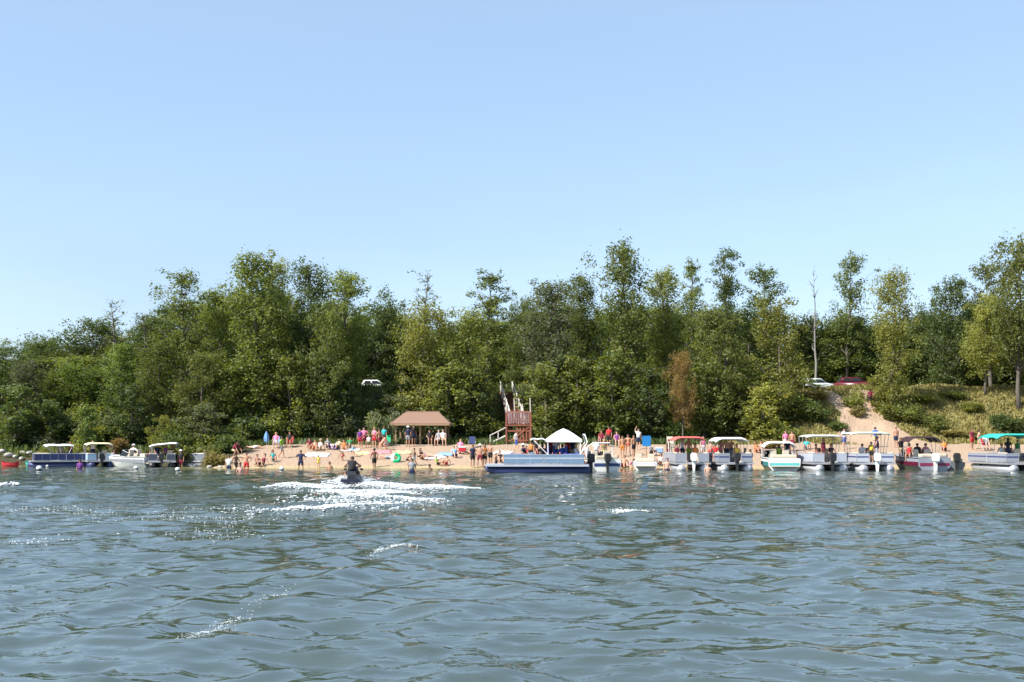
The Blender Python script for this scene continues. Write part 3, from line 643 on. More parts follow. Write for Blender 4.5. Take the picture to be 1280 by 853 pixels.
def runabout(label, px, D, rz=0, L=5.4, W=2.2, hull=None, lower=None, screen=True, bimini=None, motor_m=None, seatm=None, z=0., tower=False, cover=None, gw=.78, name='motorboat', cat='motorboat', group='motorboats along the shore'):
    x = wx(px, D); o = thing(name, label, cat, (x, D, z), rz, group); hull = hull or WHITE; seatm = seatm or TANV; st = []; b = -L/2
    for t, w, k, g in ((0, .94, -.28, gw), (.25, 1, -.3, gw), (.5, 1, -.3, gw+.02), (.72, .84, -.24, gw+.08), (.88, .52, -.08, gw+.14), (1, .06, .40, gw+.2)):
        y = b+t*L; hw = W/2*w
        st.append([(0, y, k), (hw*.72, y, k+.26), (hw*.97, y, .30+.25*t*t), (hw, y, g), (hw*.80, y, g+.04), (-hw*.80, y, g+.04), (-hw, y, g), (-hw*.97, y, .30+.25*t*t), (-hw*.72, y, k+.26)])
    h = MB().loft(st).build('hull', hull, o)
    if lower:
        for s in (-1, 1):
            q = MB().sheet([[(s*(W/2*w+.006), b+t*L, zz+.06*t) for zz in (.33+.2*t*t, .62)] for t, w in ((0.01, .945), (.25, 1), (.5, 1), (.72, .845), (.86, .56))], .004)
            q.build('hull_stripe', lower, h)
        MB().box((0, b-.008, .44), (W*.86, .014, .22)).build('hull_stripe', lower, h)
    MB().tube([(-W*.47, b-.01, gw-.02), (-W*.5, b+L*.25, gw), (-W*.5, b+L*.5, gw+.02), (-W*.42, b+L*.72, gw+.08), (-W*.26, b+L*.88, gw+.14), (0, b+L+.01, gw+.2), (W*.26, b+L*.88, gw+.14), (W*.42, b+L*.72, gw+.08), (W*.5, b+L*.5, gw+.02), (W*.5, b+L*.25, gw), (W*.47, b-.01, gw-.02)], .028, 6).build('rub_rail', BLACK, h)
    MB().box((0, b+L*.30, gw+.05), (W*.74, L*.44, .02)).build('cockpit_floor', CARPET, o)
    for s in (-.45, .45):
        MB().box((s, b+L*.42, gw+.16), (.5, .5, .22), bev=.05).box((s, b+L*.42-.24, gw+.40), (.5, .12, .42), bev=.04).build('seat', seatm, o)
    MB().box((0, b+.35, gw+.17), (W*.74, .55, .24), bev=.06).build('sun_pad', seatm, o)
    if screen:
        yb = b+L*.60; g = MB(); pts = [(-W*.42, yb-.75, gw+.05), (-W*.40, yb-.1, gw+.08), (-W*.15, yb+.22, gw+.1), (W*.15, yb+.22, gw+.1), (W*.40, yb-.1, gw+.08), (W*.42, yb-.75, gw+.05)]
        tp = [(p[0]*.9, p[1]-.28, p[2]+.48-(.2 if abs(p[0]) > W*.41 else 0)) for p in pts]
        g.loft([[Vector(p) for p in pts], [Vector(p) for p in tp]], cap=False, closed=False); bmesh.ops.solidify(g.bm, geom=g.bm.faces[:], thickness=.012)
        g = g.build('windshield', GLASS, o); MB().tube(tp, .018, 6).tube(pts, .018, 6).build('windshield_frame', ALU, g)
    if motor_m: motor(o, 0, b-.15, motor_m, .02)
    else: MB().box((0, b-.3, .32), (W*.8, .6, .06), bev=.02).build('swim_platform', TANV, o)
    if bimini:
        bm_, bz, bl, by = bimini; c = MB().sheet(arch(W*.98, bl, bz, .34, by, flat=.6), .05).build('canopy', bm_, o, True)
        for yy, yb in ((by+.1, by+bl*.35), (by+bl/2, by+bl*.5), (by+bl-.1, by+bl*.65)):
            MB().tube([(-W*.48, yb, gw), (-W*.48, yy, bz-.42), (-W*.3, yy, bz-.08), (W*.3, yy, bz-.08), (W*.48, yy, bz-.42), (W*.48, yb, gw)], .02, 6).build('canopy_frame', ALU, c)
    if tower:
        MB().tube([(-W*.46, b+L*.45, gw), (-W*.42, b+L*.40, gw+.9), (-W*.28, b+L*.34, gw+1.18), (W*.28, b+L*.34, gw+1.18), (W*.42, b+L*.40, gw+.9), (W*.46, b+L*.45, gw)], .045, 8).tube([(-W*.42, b+L*.40, gw+.9), (-W*.42, b+L*.62, gw+.1)], .03, 7).tube([(W*.42, b+L*.40, gw+.9), (W*.42, b+L*.62, gw+.1)], .03, 7).build('wake_tower', WHITE, o)
    if cover:
        MB().sheet([[(u*W*.47*(1 if v < .6 else 1-(v-.6)*1.6), b+.1+v*(L-.4), gw+.08+.30*(1-u*u)*math.sin(math.pi*min(1, v*1.1+.1))) for u in np.linspace(-1, 1, 9)] for v in np.linspace(0, 1, 10)], .03).build('boat_cover', cover, o, True)
    return o
CW = mat('canvas_white', (.80, .80, .78), .8, .05, 3, bump=.1); CC = mat('canvas_cream', (.74, .66, .44), .8, .08, 3); CRD = mat('canvas_red', (.50, .11, .09), .8, .1, 3)
CT = mat('canvas_teal', (.02, .36, .30), .75, .1, 3); CK = mat('canvas_black', (.03, .012, .015), .8, .2, 3); CG = mat('canvas_grey', (.52, .52, .48), .8, .08, 3); CGR = mat('canvas_pale_green', (.46, .56, .46), .8, .08, 3)
PBLUE = panelmat('panel_blue', (.15, .24, .35)); PWHITE_SHADED = panelmat('panel_white_shaded', (.40, .43, .49)); PSIL_SHADED = panelmat('panel_silver_shaded', (.26, .28, .33)); MAROON = panelmat('maroon', (.20, .02, .06)); DNAVY = panelmat('stripe_navy', (.03, .05, .16))  # white and silver are darkened: stern shade is put into their colour
PTEAL = panelmat('stripe_teal', (.08, .38, .40))
pontoon('pontoon boat with flat white canopy and navy side panels near the left shore', 80, 89.5, R(-62), 'arch', CW, NAVY, 6.2, sc=.86, tube_m=NAVY, cz=2.12, cl=2.5, drop=.14, seatm=TANV)
pontoon('pontoon boat with cream canopy and pale blue panels at left', 122, 90.5, R(28), 'arch', CC, panelmat('panel_pale_blue', (.35, .48, .62)), 5.6, sc=.86, tube_m=NAVY, cw=2.4, cz=2.25, cl=2.3, drop=.16, motor_m=BLACK)
pontoon('pontoon boat with tilted white canopy and dark crowded deck at left', 206, 89.3, R(12), 'arch', CW, panelmat('panel_charcoal', (.05, .06, .09)), 5.8, sc=.86, tube_m=BLACK, cw=2.5, cz=2.2, cl=2.3, drop=.10, tilt=.13, motor_m=BLACK)
pontoon('low grey pontoon boat without any canopy at left of the beach', 245, 89.4, R(70), None, None, panelmat('panel_slate', (.16, .18, .21)), 4.2, W=2.1, tube_m=GREY, sc=.86)
runabout('white wedge shaped speedboat lying among the canopied pontoons at left', 162, 88.8, R(66), 4.6, 1.9, WHITE, GREY, seatm=TANV)
pontoon('long blue sided pontoon boat with peaked white canopy lying parallel to the beach', 671, 73.4, R(90), 'peak', CW, PBLUE, 7.0, W=2.5, seatm=BLUEV, cz=2.2, cl=2.35, cy=-2.95, tube_m=NAVY, stripe=PWHITE_SHADED, poles=CW, trim_m=PWHITE_SHADED, front_deck=1.05, motor_m=BLACK)
runabout('dark bottomed wake boat with white tower right of the peaked canopy', 748, 79.5, R(8), 5.6, 2.15, WHITE, DNAVY, tower=True, motor_m=BLACK)
runabout('small low white open boat between the wake boat and the red canopied pontoon', 806, 80.6, R(-6), 4.0, 1.8, WHITE, GREY, screen=False, gw=.55)
pontoon('pontoon boat with faded red canopy and grey stern panels', 857, 80.6, R(1), 'arch', CRD, PSIL_SHADED, 6.4, motor_m=WHITE, cz=2.42, poles=CW)
pontoon('pontoon boat with white canopy and silver stern panels right of the red canopied one', 908, 80.4, R(2), 'arch', CW, PSIL_SHADED, 6.4, W=2.5, motor_m=BLACK, cz=2.36, stripe=DNAVY)
runabout('white bowrider motorboat with broad white hull between two pontoon boats', 972, 80.2, R(-3), 5.2, 2.4, WHITE, PTEAL, bimini=(CW, 2.05, 1.3, -1.0), gw=.85)
pontoon('pontoon boat with thin grey canopy and white corner panels', 1022, 80.3, R(3), 'arch', CG, PWHITE_SHADED, 6.2, W=2.5, motor_m=BLACK, cz=2.55, cl=2.0, drop=.10, cw=2.6)
pontoon('pontoon boat with pale green flat canopy and white outboard motor', 1080, 80.2, R(-2), 'arch', CGR, PWHITE_SHADED, 6.4, W=2.7, motor_m=WHITE, cz=2.75, cl=2.2, drop=.10, cw=2.8, stripe=DNAVY)
runabout('silver and maroon motorboat under a black bimini top', 1146, 80.4, R(6), 5.4, 2.55, PSIL_SHADED, MAROON, bimini=(CK, 2.42, 1.7, -1.3), motor_m=WHITE, gw=.9)
runabout('small grey fishing boat low in the water right of the black topped motorboat', 1185, 80.8, R(-4), 3.6, 1.35, panelmat('grey_hull', (.15, .16, .17)), None, screen=False, motor_m=BLACK, gw=.55)
pontoon('pontoon boat with bright teal canopy at the right edge', 1256, 79.6, R(2), 'arch', CT, PSIL_SHADED, 6.6, W=2.7, motor_m=BLACK, cz=2.62, cl=3.0, cw=3.1, drop=.26, stripe=DNAVY)
# canoe, dinghy, buoys
RED = mat('red_hull', (.45, .02, .03), .4, .1); TURQ = mat('turquoise_plastic', (.03, .40, .34), .5, .1)
def canoe(name, label, px, D, rz, L, W, m, cat, seats=2):
    o = thing(name, label, cat, (wx(px, D), D, 0), rz); out = []; inn = []
    for t in np.linspace(0, 1, 9):
        w = W/2*max(.03, math.sin(math.pi*t)**.6); y = -L/2+t*L; g = .30+.16*abs(2*t-1)**2.5; kz = -.12+.25*abs(2*t-1)**4
        out.append([(-w, y, g), (-w*.92, y, g*.4), (-w*.5, y, kz), (w*.5, y, kz), (w*.92, y, g*.4), (w, y, g), (w*.86, y, g), (w*.75, y, g*.4), (w*.4, y, kz+.05), (-w*.4, y, kz+.05), (-w*.75, y, g*.4), (-w*.86, y, g)])
    MB().loft(out).build('hull', m, o)
    for k in range(seats): MB().box((0, -L*.18+k*L*.36, .2), (W*.72, .28, .03)).build('seat', TANV, o)
    return o
canoe('canoe', 'red canoe with white inside by the left edge of the photo', 13, 88.5, R(80), 1.55, .75, RED, 'canoe')
canoe('dinghy', 'small turquoise dinghy pulled up beside the left bank', 40, 90.6, R(60), 1.4, .8, TURQ, 'dinghy')
for px, py, s, lab in ((49, 588, 1.0, 'white buoy with dark base in front of the flat white canopy at left'), (170, 587, .8, 'white buoy floating in front of the white speedboat'), (222, 589, .8, 'white buoy floating in front of the tilted white canopy'), (352, 588, .8, 'white buoy floating left of the dark shirted wader'), (59, 584, .5, 'tiny white float beside the larger buoy at left')):
    x, D = hit(px, py); o = thing('buoy', lab, 'buoy', (x, D, 0), 0, 'white buoys along the swimming line', s*.62)
    MB().lathe([(.02, -.2), (.26, -.12), (.34, .06), (.32, .12)]).build('base', BLACK, o, True)
    MB().lathe([(.31, .12), (.34, .2), (.31, .36), (.2, .48), (.03, .53)]).build('float', WHITE, o, True)
# ---------------------------------------------------------------- pavilion
WOODP = mat('post_wood', (.30, .20, .12), .85, .2, 6); SHIN = mat('brown_shingles', (.27, .165, .115), .9, .22, 9, bump=.5); REDW = mat('red_brown_wood', (.22, .075, .045), .85, .25, 5); PALEW = mat('weathered_pale_wood', (.60, .55, .50), .85, .15, 5)
D0 = 97.6; xc = wx(525, 95.2); zg = hz(xc, 97.5)
pav = thing('pavilion', 'open beach pavilion with brown hipped roof on wooden posts', 'pavilion', (xc, D0, zg-.1))
ez = wz(529.5, 95.0)-zg+.1; rz_ = wz(515, 97.6)-zg+.1
hw, hd, rl = 2.62, 2.5, 1.42
roof = MB(); 
def roofgrid(a, b, c, d, n=12):
    """one slope: eave a-b, ridge d-c, in stepped shingle courses"""
    for k in range(n):
        t0, t1 = k/n, (k+1)/n; A, B, Cc, Dd = map(Vector, (a, b, c, d)); up = Vector((0, 0, .03))
        p0, p1, p2, p3 = A.lerp(Dd, t0), B.lerp(Cc, t0), B.lerp(Cc, t1), A.lerp(Dd, t1)
        vs = [roof.bm.verts.new(q) for q in (p0+up, p1+up, p2, p3)]; roof.bm.faces.new(vs)
        vs2 = [roof.bm.verts.new(q) for q in (p0-up, p1-up, p1+up, p0+up)]; roof.bm.faces.new(vs2)
        vs3 = [roof.bm.verts.new(q-up*2) for q in (p0+up, p1+up, p2, p3)]; roof.bm.faces.new(vs3[::-1])
E1 = [(-hw, -hd, ez), (hw, -hd, ez), (hw, hd, ez), (-hw, hd, ez)]; R1, R2 = (-rl, 0, rz_), (rl, 0, rz_)
roofgrid(E1[0], E1[1], R2, R1); roofgrid(E1[2], E1[3], R1, R2); roofgrid(E1[1], E1[2], R2, R2); roofgrid(E1[3], E1[0], R1, R1)
ro = roof.build('roof', SHIN, pav)
fb = MB()
for a, b_ in zip(E1, E1[1:]+E1[:1]):
    c = ((a[0]+b_[0])/2*.985, (a[1]+b_[1])/2*.985, ez-.10); fb.box(c, (abs(a[0]-b_[0])*.97 or .06, abs(a[1]-b_[1])*.94 or .06, .16))
fb.build('fascia', WOODP, ro); MB().box((0, 0, rz_+.03), (2*rl+.1, .16, .06)).build('ridge_cap', SHIN, ro)
for sx in (-2.15, 0, 2.2):
    for sy in (-2.05, 2.05): MB().box((sx, sy, (ez-.2)/2-.15), (.15, .15, ez+.1)).build('post', WOODP, pav)
MB().box((0, 0, .02), (5.0, 4.6, .14)).build('slab', mat('concrete', (.38, .36, .33), .9, .1), pav)
def picnic(px, y, label, rz=0):
    x = wx(px, y); o = thing('picnic_table', label, 'picnic table', (x, y, hz(x, y)+.02), rz, 'picnic tables under the pavilion'); m = mat('table_wood', (.22, .20, .17), .85, .2)
    t = MB()
    for k in range(5): t.box((0, -.3+k*.15, .74), (1.7, .14, .04))
    t.build('table_top', m, o)
    for s in (-1, 1): MB().box((0, s*.62, .44), (1.7, .24, .04)).build('bench', m, o)
    for s in (-.6, .6): MB().box((s, -.3, .36), (.06, .09, .86), rx=R(28)).box((s, .3, .36), (.06, .09, .86), rx=R(-28)).box((s, 0, .42), (.06, 1.4, .09)).build('leg', m, o)
picnic(512, 97.0, 'weathered picnic table in the left half of the pavilion'); picnic(538, 98.3, 'weathered picnic table in the right half of the pavilion', R(90))
# ---------------------------------------------------------------- stair tower up the bluff
TX, TY = wx(648, 98.4), 98.6; tg = hz(TX, TY)
st = thing('stair_tower', 'red brown wooden stair tower with pale handrails climbing the bluff', 'stair tower', (TX, TY, tg-.15)); zp = wz(531, 97.6)-tg+.15; zr = wz(515.5, 97.6)-tg+.15
for sx in (-1.08, 1.08):
    for sy in (-.95, .95): MB().box((sx, sy, zr/2), (.15, .15, zr)).build('post', REDW, st)
MB().box((0, 0, zp-.06), (2.4, 2.1, .12)).build('platform', REDW, st)
for c, d in (((0, -1.0, (zp+zr)/2+.03), (2.25, .05, zr-zp-.1)), ((-1.15, 0, (zp+zr)/2+.03), (.05, 1.8, zr-zp-.1)), ((1.15, 0, (zp+zr)/2+.03), (.05, 1.8, zr-zp-.1))):
    f = MB(); horiz = d[0] > d[1]; ln = max(d[0], d[1]); n_ = int(ln/.15)
    for k in range(n_):
        u = -ln/2+(k+.5)*ln/n_; f.box((c[0]+(u if horiz else 0), c[1]+(0 if horiz else u), c[2]), ((.095 if horiz else .03), (.03 if horiz else .095), d[2]*(.9+.16*((k*7)%5)/4)))
    f.box((c[0], c[1], c[2]+d[2]/2), (ln if horiz else .08, .08 if horiz else ln, .07)); f.build('railing', mat('faded_red_wood', (.25, .15, .145), .85, .2, 6), st)
f = MB()
for k in range(5): f.box((-.1+k*.27, -.92, zp*.46), (.13, .03, zp*.86))
for k in range(4): f.box((.0+.0*k, -.95, .5+k*.85), (2.1, .04, .12))
f.build('cladding', mat('rust_red_boards', (.27, .085, .05), .85, .25, 6), st)
f = MB(); f.tube([(-1.0, -.97, .2), (1.0, -.97, zp-.2)], .05, 6); f.tube([(1.0, .97, .2), (-1.0, .97, zp-.2)], .05, 6); f.build('brace', REDW, st)
MB().box((0, 0, .12), (3.4, 2.4, .16)).build('base_beam', PALEW, st)
for sx, hh in ((-1.08, .5), (-.35, 1.25), (.45, .8), (1.08, 1.35)): MB().box((sx, .95, zr+hh/2-.3), (.10, .10, hh+.6), ry=R(-9+14*(hh-.8))).build('upright', mat('weathered_rail', (.50, .44, .38), .85, .2, 5), st)
# lower flight to the sand at left
A_, B_ = Vector((-1.1, -.5, zp-1.0)), Vector((-2.5, -.9, .25))
for s in (-.42, .42):
    MB().tube([A_+Vector((0, s, 0)), B_+Vector((0, s, 0))], .07, 5).build('stringer', PALEW, st)
    MB().tube([A_+Vector((0, s, .75)), B_+Vector((0, s, .7))], .05, 6).build('handrail', PALEW, st)
    for t in (0, .5, 1): q = A_.lerp(B_, t)+Vector((0, s, 0)); MB().tube([q, q+Vector((0, 0, .75))], .045, 6).build('rail_post', PALEW, st)
for k in range(8): q = A_.lerp(B_, (k+.5)/8); MB().box(q+Vector((0, 0, .05)), (.26, .84, .04)).build('tread', PALEW, st)
# upper flight to the top of the bluff
A_ = Vector((-.1, 1.0, zp)); ex = wx(633, 112); B_ = Vector((ex-TX, 112-TY, hz(ex, 112)+.1-tg+.15))
for s in (-.6, .6):
    MB().tube([A_+Vector((s, 0, -.05)), B_+Vector((s, 0, -.05))], .08, 5).build('stringer', REDW, st)
    MB().tube([A_+Vector((s, 0, 1.02)), B_+Vector((s, 0, 1.02))], .045, 6).build('handrail', PALEW, st)
    for t in (0.02, .2, .4, .6, .8, 1): q = A_.lerp(B_, t)+Vector((s, 0, -.1)); MB().box(q+Vector((0, 0, .62)), (.13, .13, 1.24)).build('rail_post', PALEW, st)
for k in range(26): q = A_.lerp(B_, (k+.5)/26); MB().box(q+Vector((0, 0, .03)), (1.15, .30, .05)).build('tread', REDW, st)
# ---------------------------------------------------------------- vehicles on top of the bluff
def car(label, px, D, rz, body, cab='sedan', L=4.5, W=1.8):
    x = wx(px, D); o = thing('parked_car', label, 'car', (x, D, hz(x, D)), rz, 'vehicles parked on top of the bluff'); Hh = 1.45 if cab == 'sedan' else 1.85
    pr = [(-L/2, .45), (-L/2, .85), (-L*.42, .95), (L*.22, .98), (L*.44, .86), (L/2, .70), (L/2, .40), (L*.4, .28), (-L*.4, .28)]
    b = MB().loft([[(y, sx*W/2*(.94 if z > .9 or z < .3 else 1), z) for y, z in pr] for sx in (-1, 1)]); bmesh.ops.bevel(b.bm, geom=[e for e in b.bm.edges], offset=.05, segments=2, affect='EDGES'); bo = b.build('body', body, o, True)
    c0 = [(-L*.40, .93), (-L*.32, Hh), (L*.05, Hh+.02), (L*.24, .95)] if cab == 'sedan' else [(-L*.48, .93), (-L*.45, Hh), (L*.12, Hh+.02), (L*.30, .95)]
    c = MB().loft([[(y, sx*(W/2*.92 if z < 1 else W/2*.76), z) for y, z in c0] for sx in (-1, 1)]); bmesh.ops.bevel(c.bm, geom=c.bm.edges[:], offset=.04, segments=2, affect='EDGES'); co = c.build('cabin', body, o, True)
    for sx in (-1, 1):
        for u0, u1 in ((.10, .46), (.52, .92)):
            def pt(u, v): 
                bot = c0[0][0]+(c0[3][0]-c0[0][0])*u; top = c0[1][0]+(c0[2][0]-c0[1][0])*u; z = 1.02+(Hh-1.1)*v; k = (z-.93)/(Hh-.93)
                return Vector((bot+(top-bot)*k, sx*(W/2*(.92+(.76-.92)*k)+.012), z))
            g = MB(); q = [g.bm.verts.new(pt(*a)) for a in ((u0, 0), (u1, 0), (u1, 1), (u0, 1))]; g.bm.faces.new(q)
            bmesh.ops.solidify(g.bm, geom=g.bm.faces[:], thickness=.01); g.build('side_window', GLASS, co)
    for (ya, za), (yb, zb) in ((c0[0], c0[1]), (c0[3], c0[2])):
        m = MB(); yy, zz = (ya*.5+yb*.5), (za*.5+zb*.5); s = 1 if ya > 0 else -1; m.box((yy+s*.02, 0, zz+.02), (.012, W*.72, math.hypot(yb-ya, zb-za)*.78), ry=math.atan2(yb-ya, zb-za)); m.build('windscreen' if s > 0 else 'rear_window', GLASS, co)
    for y in (-L*.31, L*.31):
        for s in (-1, 1):
            n = 18; w = MB().loft([[(y+r*math.cos(2*math.pi*k/n), s*(W/2-.20+dx), .33+r*math.sin(2*math.pi*k/n)) for k in range(n)] for r, dx in ((.27, 0), (.33, .03), (.33, .19), (.27, .22))]).build('wheel', RUB, o, True)
            MB().loft([[(y+r*math.cos(2*math.pi*k/n), s*(W/2+.025+dx), .33+r*math.sin(2*math.pi*k/n)) for k in range(n)] for r, dx in ((.2, 0), (.19, .012), (.03, .012))]).build('rim', ALU, w)
    for s in (-1, 1):
        MB().box((L/2-.02, s*W*.36, .68), (.06, .32, .14), bev=.02).build('headlight', CW, bo); MB().box((-L/2+.01, s*W*.38, .78), (.05, .26, .14), bev=.02).build('tail_light', RED, bo)
car('white car with a bright roof half hidden among the trees on the bluff', 470, 121, R(4), mat('car_white', (.80, .80, .80), .3, .03), 'sedan', 4.0)
car('pale silver car parked on the bluff left of the red car', 1020, 116.0, R(12), mat('car_silver', (.55, .60, .62), .3, .04), 'sedan', 4.0)
car('dark red car parked on the bluff above the sandy path', 1068, 115.0, R(-5), mat('car_red', (.10, .008, .02), .3, .06), 'sedan', 4.2)
# ---------------------------------------------------------------- small beach things
x, D = hit(808, 571); o = thing('sign', 'blue square notice sign on a thin post on the beach', 'sign', (x, D, hz(x, D)-.1)); zc = wz(551.5, D)-o.location.z
MB().box((0, 0, zc/2+.2), (.08, .06, zc+.4)).build('post', WOODP, o); MB().box((0, -.045, zc), (.68, .03, .84)).build('panel', mat('sign_blue', (.01, .17, .46), .5, .05), o)
x, D = hit(333, 557); o = thing('beach_umbrella', 'folded blue and white beach umbrella standing at the shaded wood edge', 'umbrella', (x, D, hz(x, D)-.1), 0, None, .75)
MB().tube([(0, 0, 0), (0, 0, 1.8)], .025).build('pole', ALU, o); u = MB()
u.loft([[(r*(1+.25*math.cos(5*a))*math.cos(a), r*(1+.25*math.cos(5*a))*math.sin(a), z) for a in np.linspace(0, 6.283, 21)[:-1]] for r, z in ((.10, .45), (.22, .6), (.27, .95), (.2, 1.35), (.03, 1.75))]); u.build('folded_canopy', mat('umbrella_blue', (.16, .33, .58), .8, .25, 3), o)
GRN = mat('green_vinyl', (.01, .42, .17), .4, .1); PINK = mat('towel_pink', (.80, .22, .26), .9, .1); 
x, D = hit(495, 578); o = thing('inflatable_tube', 'green and white inflatable tube standing at the water edge', 'inflatable', (x, D, hz(x, D)+.33), R(15), None, .75)
for nm, m, a0, a1 in (('green_section', GRN, -2.4, 1.9), ('white_section', CW, 1.9, 3.883)): MB().tube([(.36*math.cos(a), .12*math.sin(a), .36*math.sin(a)) for a in np.linspace(a0, a1, 16)], .2, 10).build(nm, m, o, True)
def towel(px, py, w, d, m, label, rz=0):
    x, D = hit(px, py); g = []
    for j in range(6):
        r = []
        for i in range(9):
            u, v = (i/8-.5)*w, (j/5-.5)*d; X_, Y_ = u*math.cos(rz)-v*math.sin(rz), u*math.sin(rz)+v*math.cos(rz); r.append((X_, Y_, hz(x+X_, D+Y_)-hz(x, D)+.04+.025*math.sin(u*9+v*5+px)))
        g.append(r)
    o = MB().sheet(g, .015).build('beach_towel', m, None, True); o.location = (x, D, hz(x, D)); tag(o, label, 'towel', 'towels spread on the sand')
TW = mat('towel_white', (.82, .80, .78), .9, .06); TY_ = mat('towel_yellow', (.75, .60, .25), .9, .1); TB = mat('towel_blue', (.20, .35, .60), .9, .1)
towel(397, 569, 1.9, 1.8, TW, 'big white towel spread near the sitting pair at left of the beach'); towel(474, 566, 2.0, 1.6, PINK, 'coral pink towel below the pink shirted group', .2)
towel(438, 563, 1.6, 1.2, TW, 'white towel behind the people sitting left of the pink group'); towel(541, 572, 1.9, 1.6, TW, 'white towel right of the sitting woman below the pavilion', .3)
towel(455, 567, 1.2, 1.5, TY_, 'yellow towel left of the coral pink one', .4); towel(558, 568, 1.4, 1.6, TB, 'pale blue towel below the right pavilion post', -.2); towel(505, 566, 1.3, 1.5, TY_, 'yellowish towel below the left half of the pavilion', .1)
towel(700, 568, 1.6, 1.8, PINK, 'coral towel on the sand behind the peaked canopy', .1); towel(630, 566, 1.4, 1.6, TW, 'white towel below the stair tower', -.3)
def cooler(px, py, m, label):
    x, D = hit(px, py); o = thing('cooler', label, 'cooler', (x, D, hz(x, D)), random.uniform(-.4, .4), 'coolers on the sand'); MB().box((0, 0, .18), (.6, .36, .34), bev=.03).build('body', m, o); q = MB().box((0, 0, .385), (.63, .39, .07), bev=.02).build('lid', CW, o); MB().tube([(-.31, 0, .2), (-.34, 0, .46), (.34, 0, .46), (.31, 0, .2)], .015, 6).build('handle', GREY, q)
cooler(418, 562, BLUEV, 'blue cooler with white lid by the sitting people'); cooler(578, 565, RED, 'red cooler with white lid right of the pavilion'); cooler(668, 562, GREY, 'grey cooler with white lid by the foot of the stair tower'); cooler(824, 566, TB, 'light blue cooler with white lid right of the blue sign')
def chair(px, py, m, label, rz=0):
    x, D = hit(px, py); o = thing('beach_chair', label, 'beach chair', (x, D, hz(x, D)), rz, 'folding chairs on the beach'); MB().box((0, 0, .36), (.52, .5, .03)).build('seat', m, o); MB().box((0, .33, .66), (.52, .03, .62), rx=R(-18)).build('backrest', m, o)
    for s in (-.27, .27): MB().tube([(s, -.25, 0), (s, .22, .58)], .014, 5).tube([(s, .28, 0), (s, -.24, .36)], .014, 5).tube([(s, -.25, .56), (s, .3, .56)], .018, 5).build('frame', ALU, o)
for a in ((345, 560, TB, 'pale blue folding chair at the top of the sand left'), (362, 559, RED, 'red folding chair at the top of the sand left'), (484, 558, GRN, 'green folding chair left of the pavilion'), (590, 560, NAVY, 'navy folding chair right of the pavilion'), (752, 556, RED, 'red folding chair behind the white tower boat'), (771, 558, MAROON, 'maroon folding chair behind the white tower boat'), (838, 560, TANV, 'tan folding chair behind the red canopied pontoon'), (1232, 562, RED, 'red folding chair near the right edge of the beach')): chair(*a)
ROCK = mat('pale_rock', (.38, .36, .32), .9, .25, 3, bump=.5)
for i, (px, py, s, lab) in enumerate(((2, 566, .55, 'white rounded rock at the left edge of the bank'), (11, 571, .6, 'long grey rock above the red canoe'), (19, 572, .4, 'small pale rock right above the red canoe'), (28, 568, .5, 'tan rock highest on the left bank'), (38, 568, .5, 'pale rock above the turquoise dinghy'), (27, 575, .45, 'low grey rock behind the turquoise dinghy'), (238, 581, .35, 'pale rock at the waterline below the low grey pontoon'), (262, 585, .35, 'pale rock at the waterline where the sand begins'), (60, 580, .3, 'pale small rock beside the navy panelled pontoon'), (275, 585, .3, 'little pale rock at the left end of the sand'))):
    x, D = hit(px, py); o = MB().ball((0, 0, 0), (s*1.4, s, s*.8), 2, .12).build('rock', ROCK, None, True); o.location = (x, D, hz(x, D)+s*.2); o.rotation_euler = (0, 0, i); tag(o, lab, 'rock', 'rocks on the left shore')
# ---------------------------------------------------------------- people
# joints: name -> (position, radius); the figure faces -Y and stands with its soles at z = 0
BASE = dict(pel=((0, 0, .96), .135), wai=((0, .005, 1.12), .120), che=((0, 0, 1.31), .150), nkb=((0, .01, 1.46), .075), nk=((0, 0, 1.53), .055), h1=((0, -.012, 1.60), .082), h2=((0, -.008, 1.68), .093), h3=((0, 0, 1.735), .060))
def sk(**o):
    d = dict(BASE)
    for s, n in ((-1, 'l'), (1, 'r')):
        d['sh'+n] = ((s*.18, .01, 1.42), .062); d['el'+n] = ((s*.235, .03, 1.15), .043); d['wr'+n] = ((s*.25, -.03, .92), .030); d['ha'+n] = ((s*.25, -.05, .85), .032)
        d['hi'+n] = ((s*.10, 0, .88), .092); d['kn'+n] = ((s*.11, -.015, .50), .060); d['an'+n] = ((s*.11, .03, .09), .040); d['to'+n] = ((s*.125, -.13, .035), .035)
    for k, v in o.items(): d[k] = (v, d[k][1])
    return d
def shift(d, dz, dy=0, keys=('pel', 'wai', 'che', 'nkb', 'nk', 'h1', 'h2', 'h3', 'shl', 'shr', 'ell', 'elr', 'wrl', 'wrr', 'hal', 'har', 'hil', 'hir')):
    for k in keys: p, r = d[k]; d[k] = ((p[0], p[1]+dy, p[2]+dz), r)
    return d
def lean(d, ang, keys=('wai', 'che', 'nkb', 'nk', 'h1', 'h2', 'h3', 'shl', 'shr', 'ell', 'elr', 'wrl', 'wrr', 'hal', 'har')):
    o = Vector(d['pel'][0]); M = Matrix.Rotation(ang, 3, 'X')
    for k in keys: p, r = d[k]; q = M @ (Vector(p)-o)+o; d[k] = (tuple(q), r)
    return d
def legs(d, **o):
    for k, v in o.items(): d[k] = (v, d[k][1])
    return d
def arms(d, **o): return legs(d, **o)
POSE = {}
POSE['stand'] = sk()
POSE['akimbo'] = sk(ell=(-.40, .06, 1.19), wrl=(-.21, -.05, 1.03), hal=(-.15, -.08, 1.0), elr=(.40, .06, 1.19), wrr=(.21, -.05, 1.03), har=(.15, -.08, 1.0), knl=(-.16, -.02, .5), anl=(-.19, .03, .09), tol=(-.23, -.12, .035), knr=(.15, -.02, .5), anr=(.18, .03, .09), tor=(.22, -.12, .035))
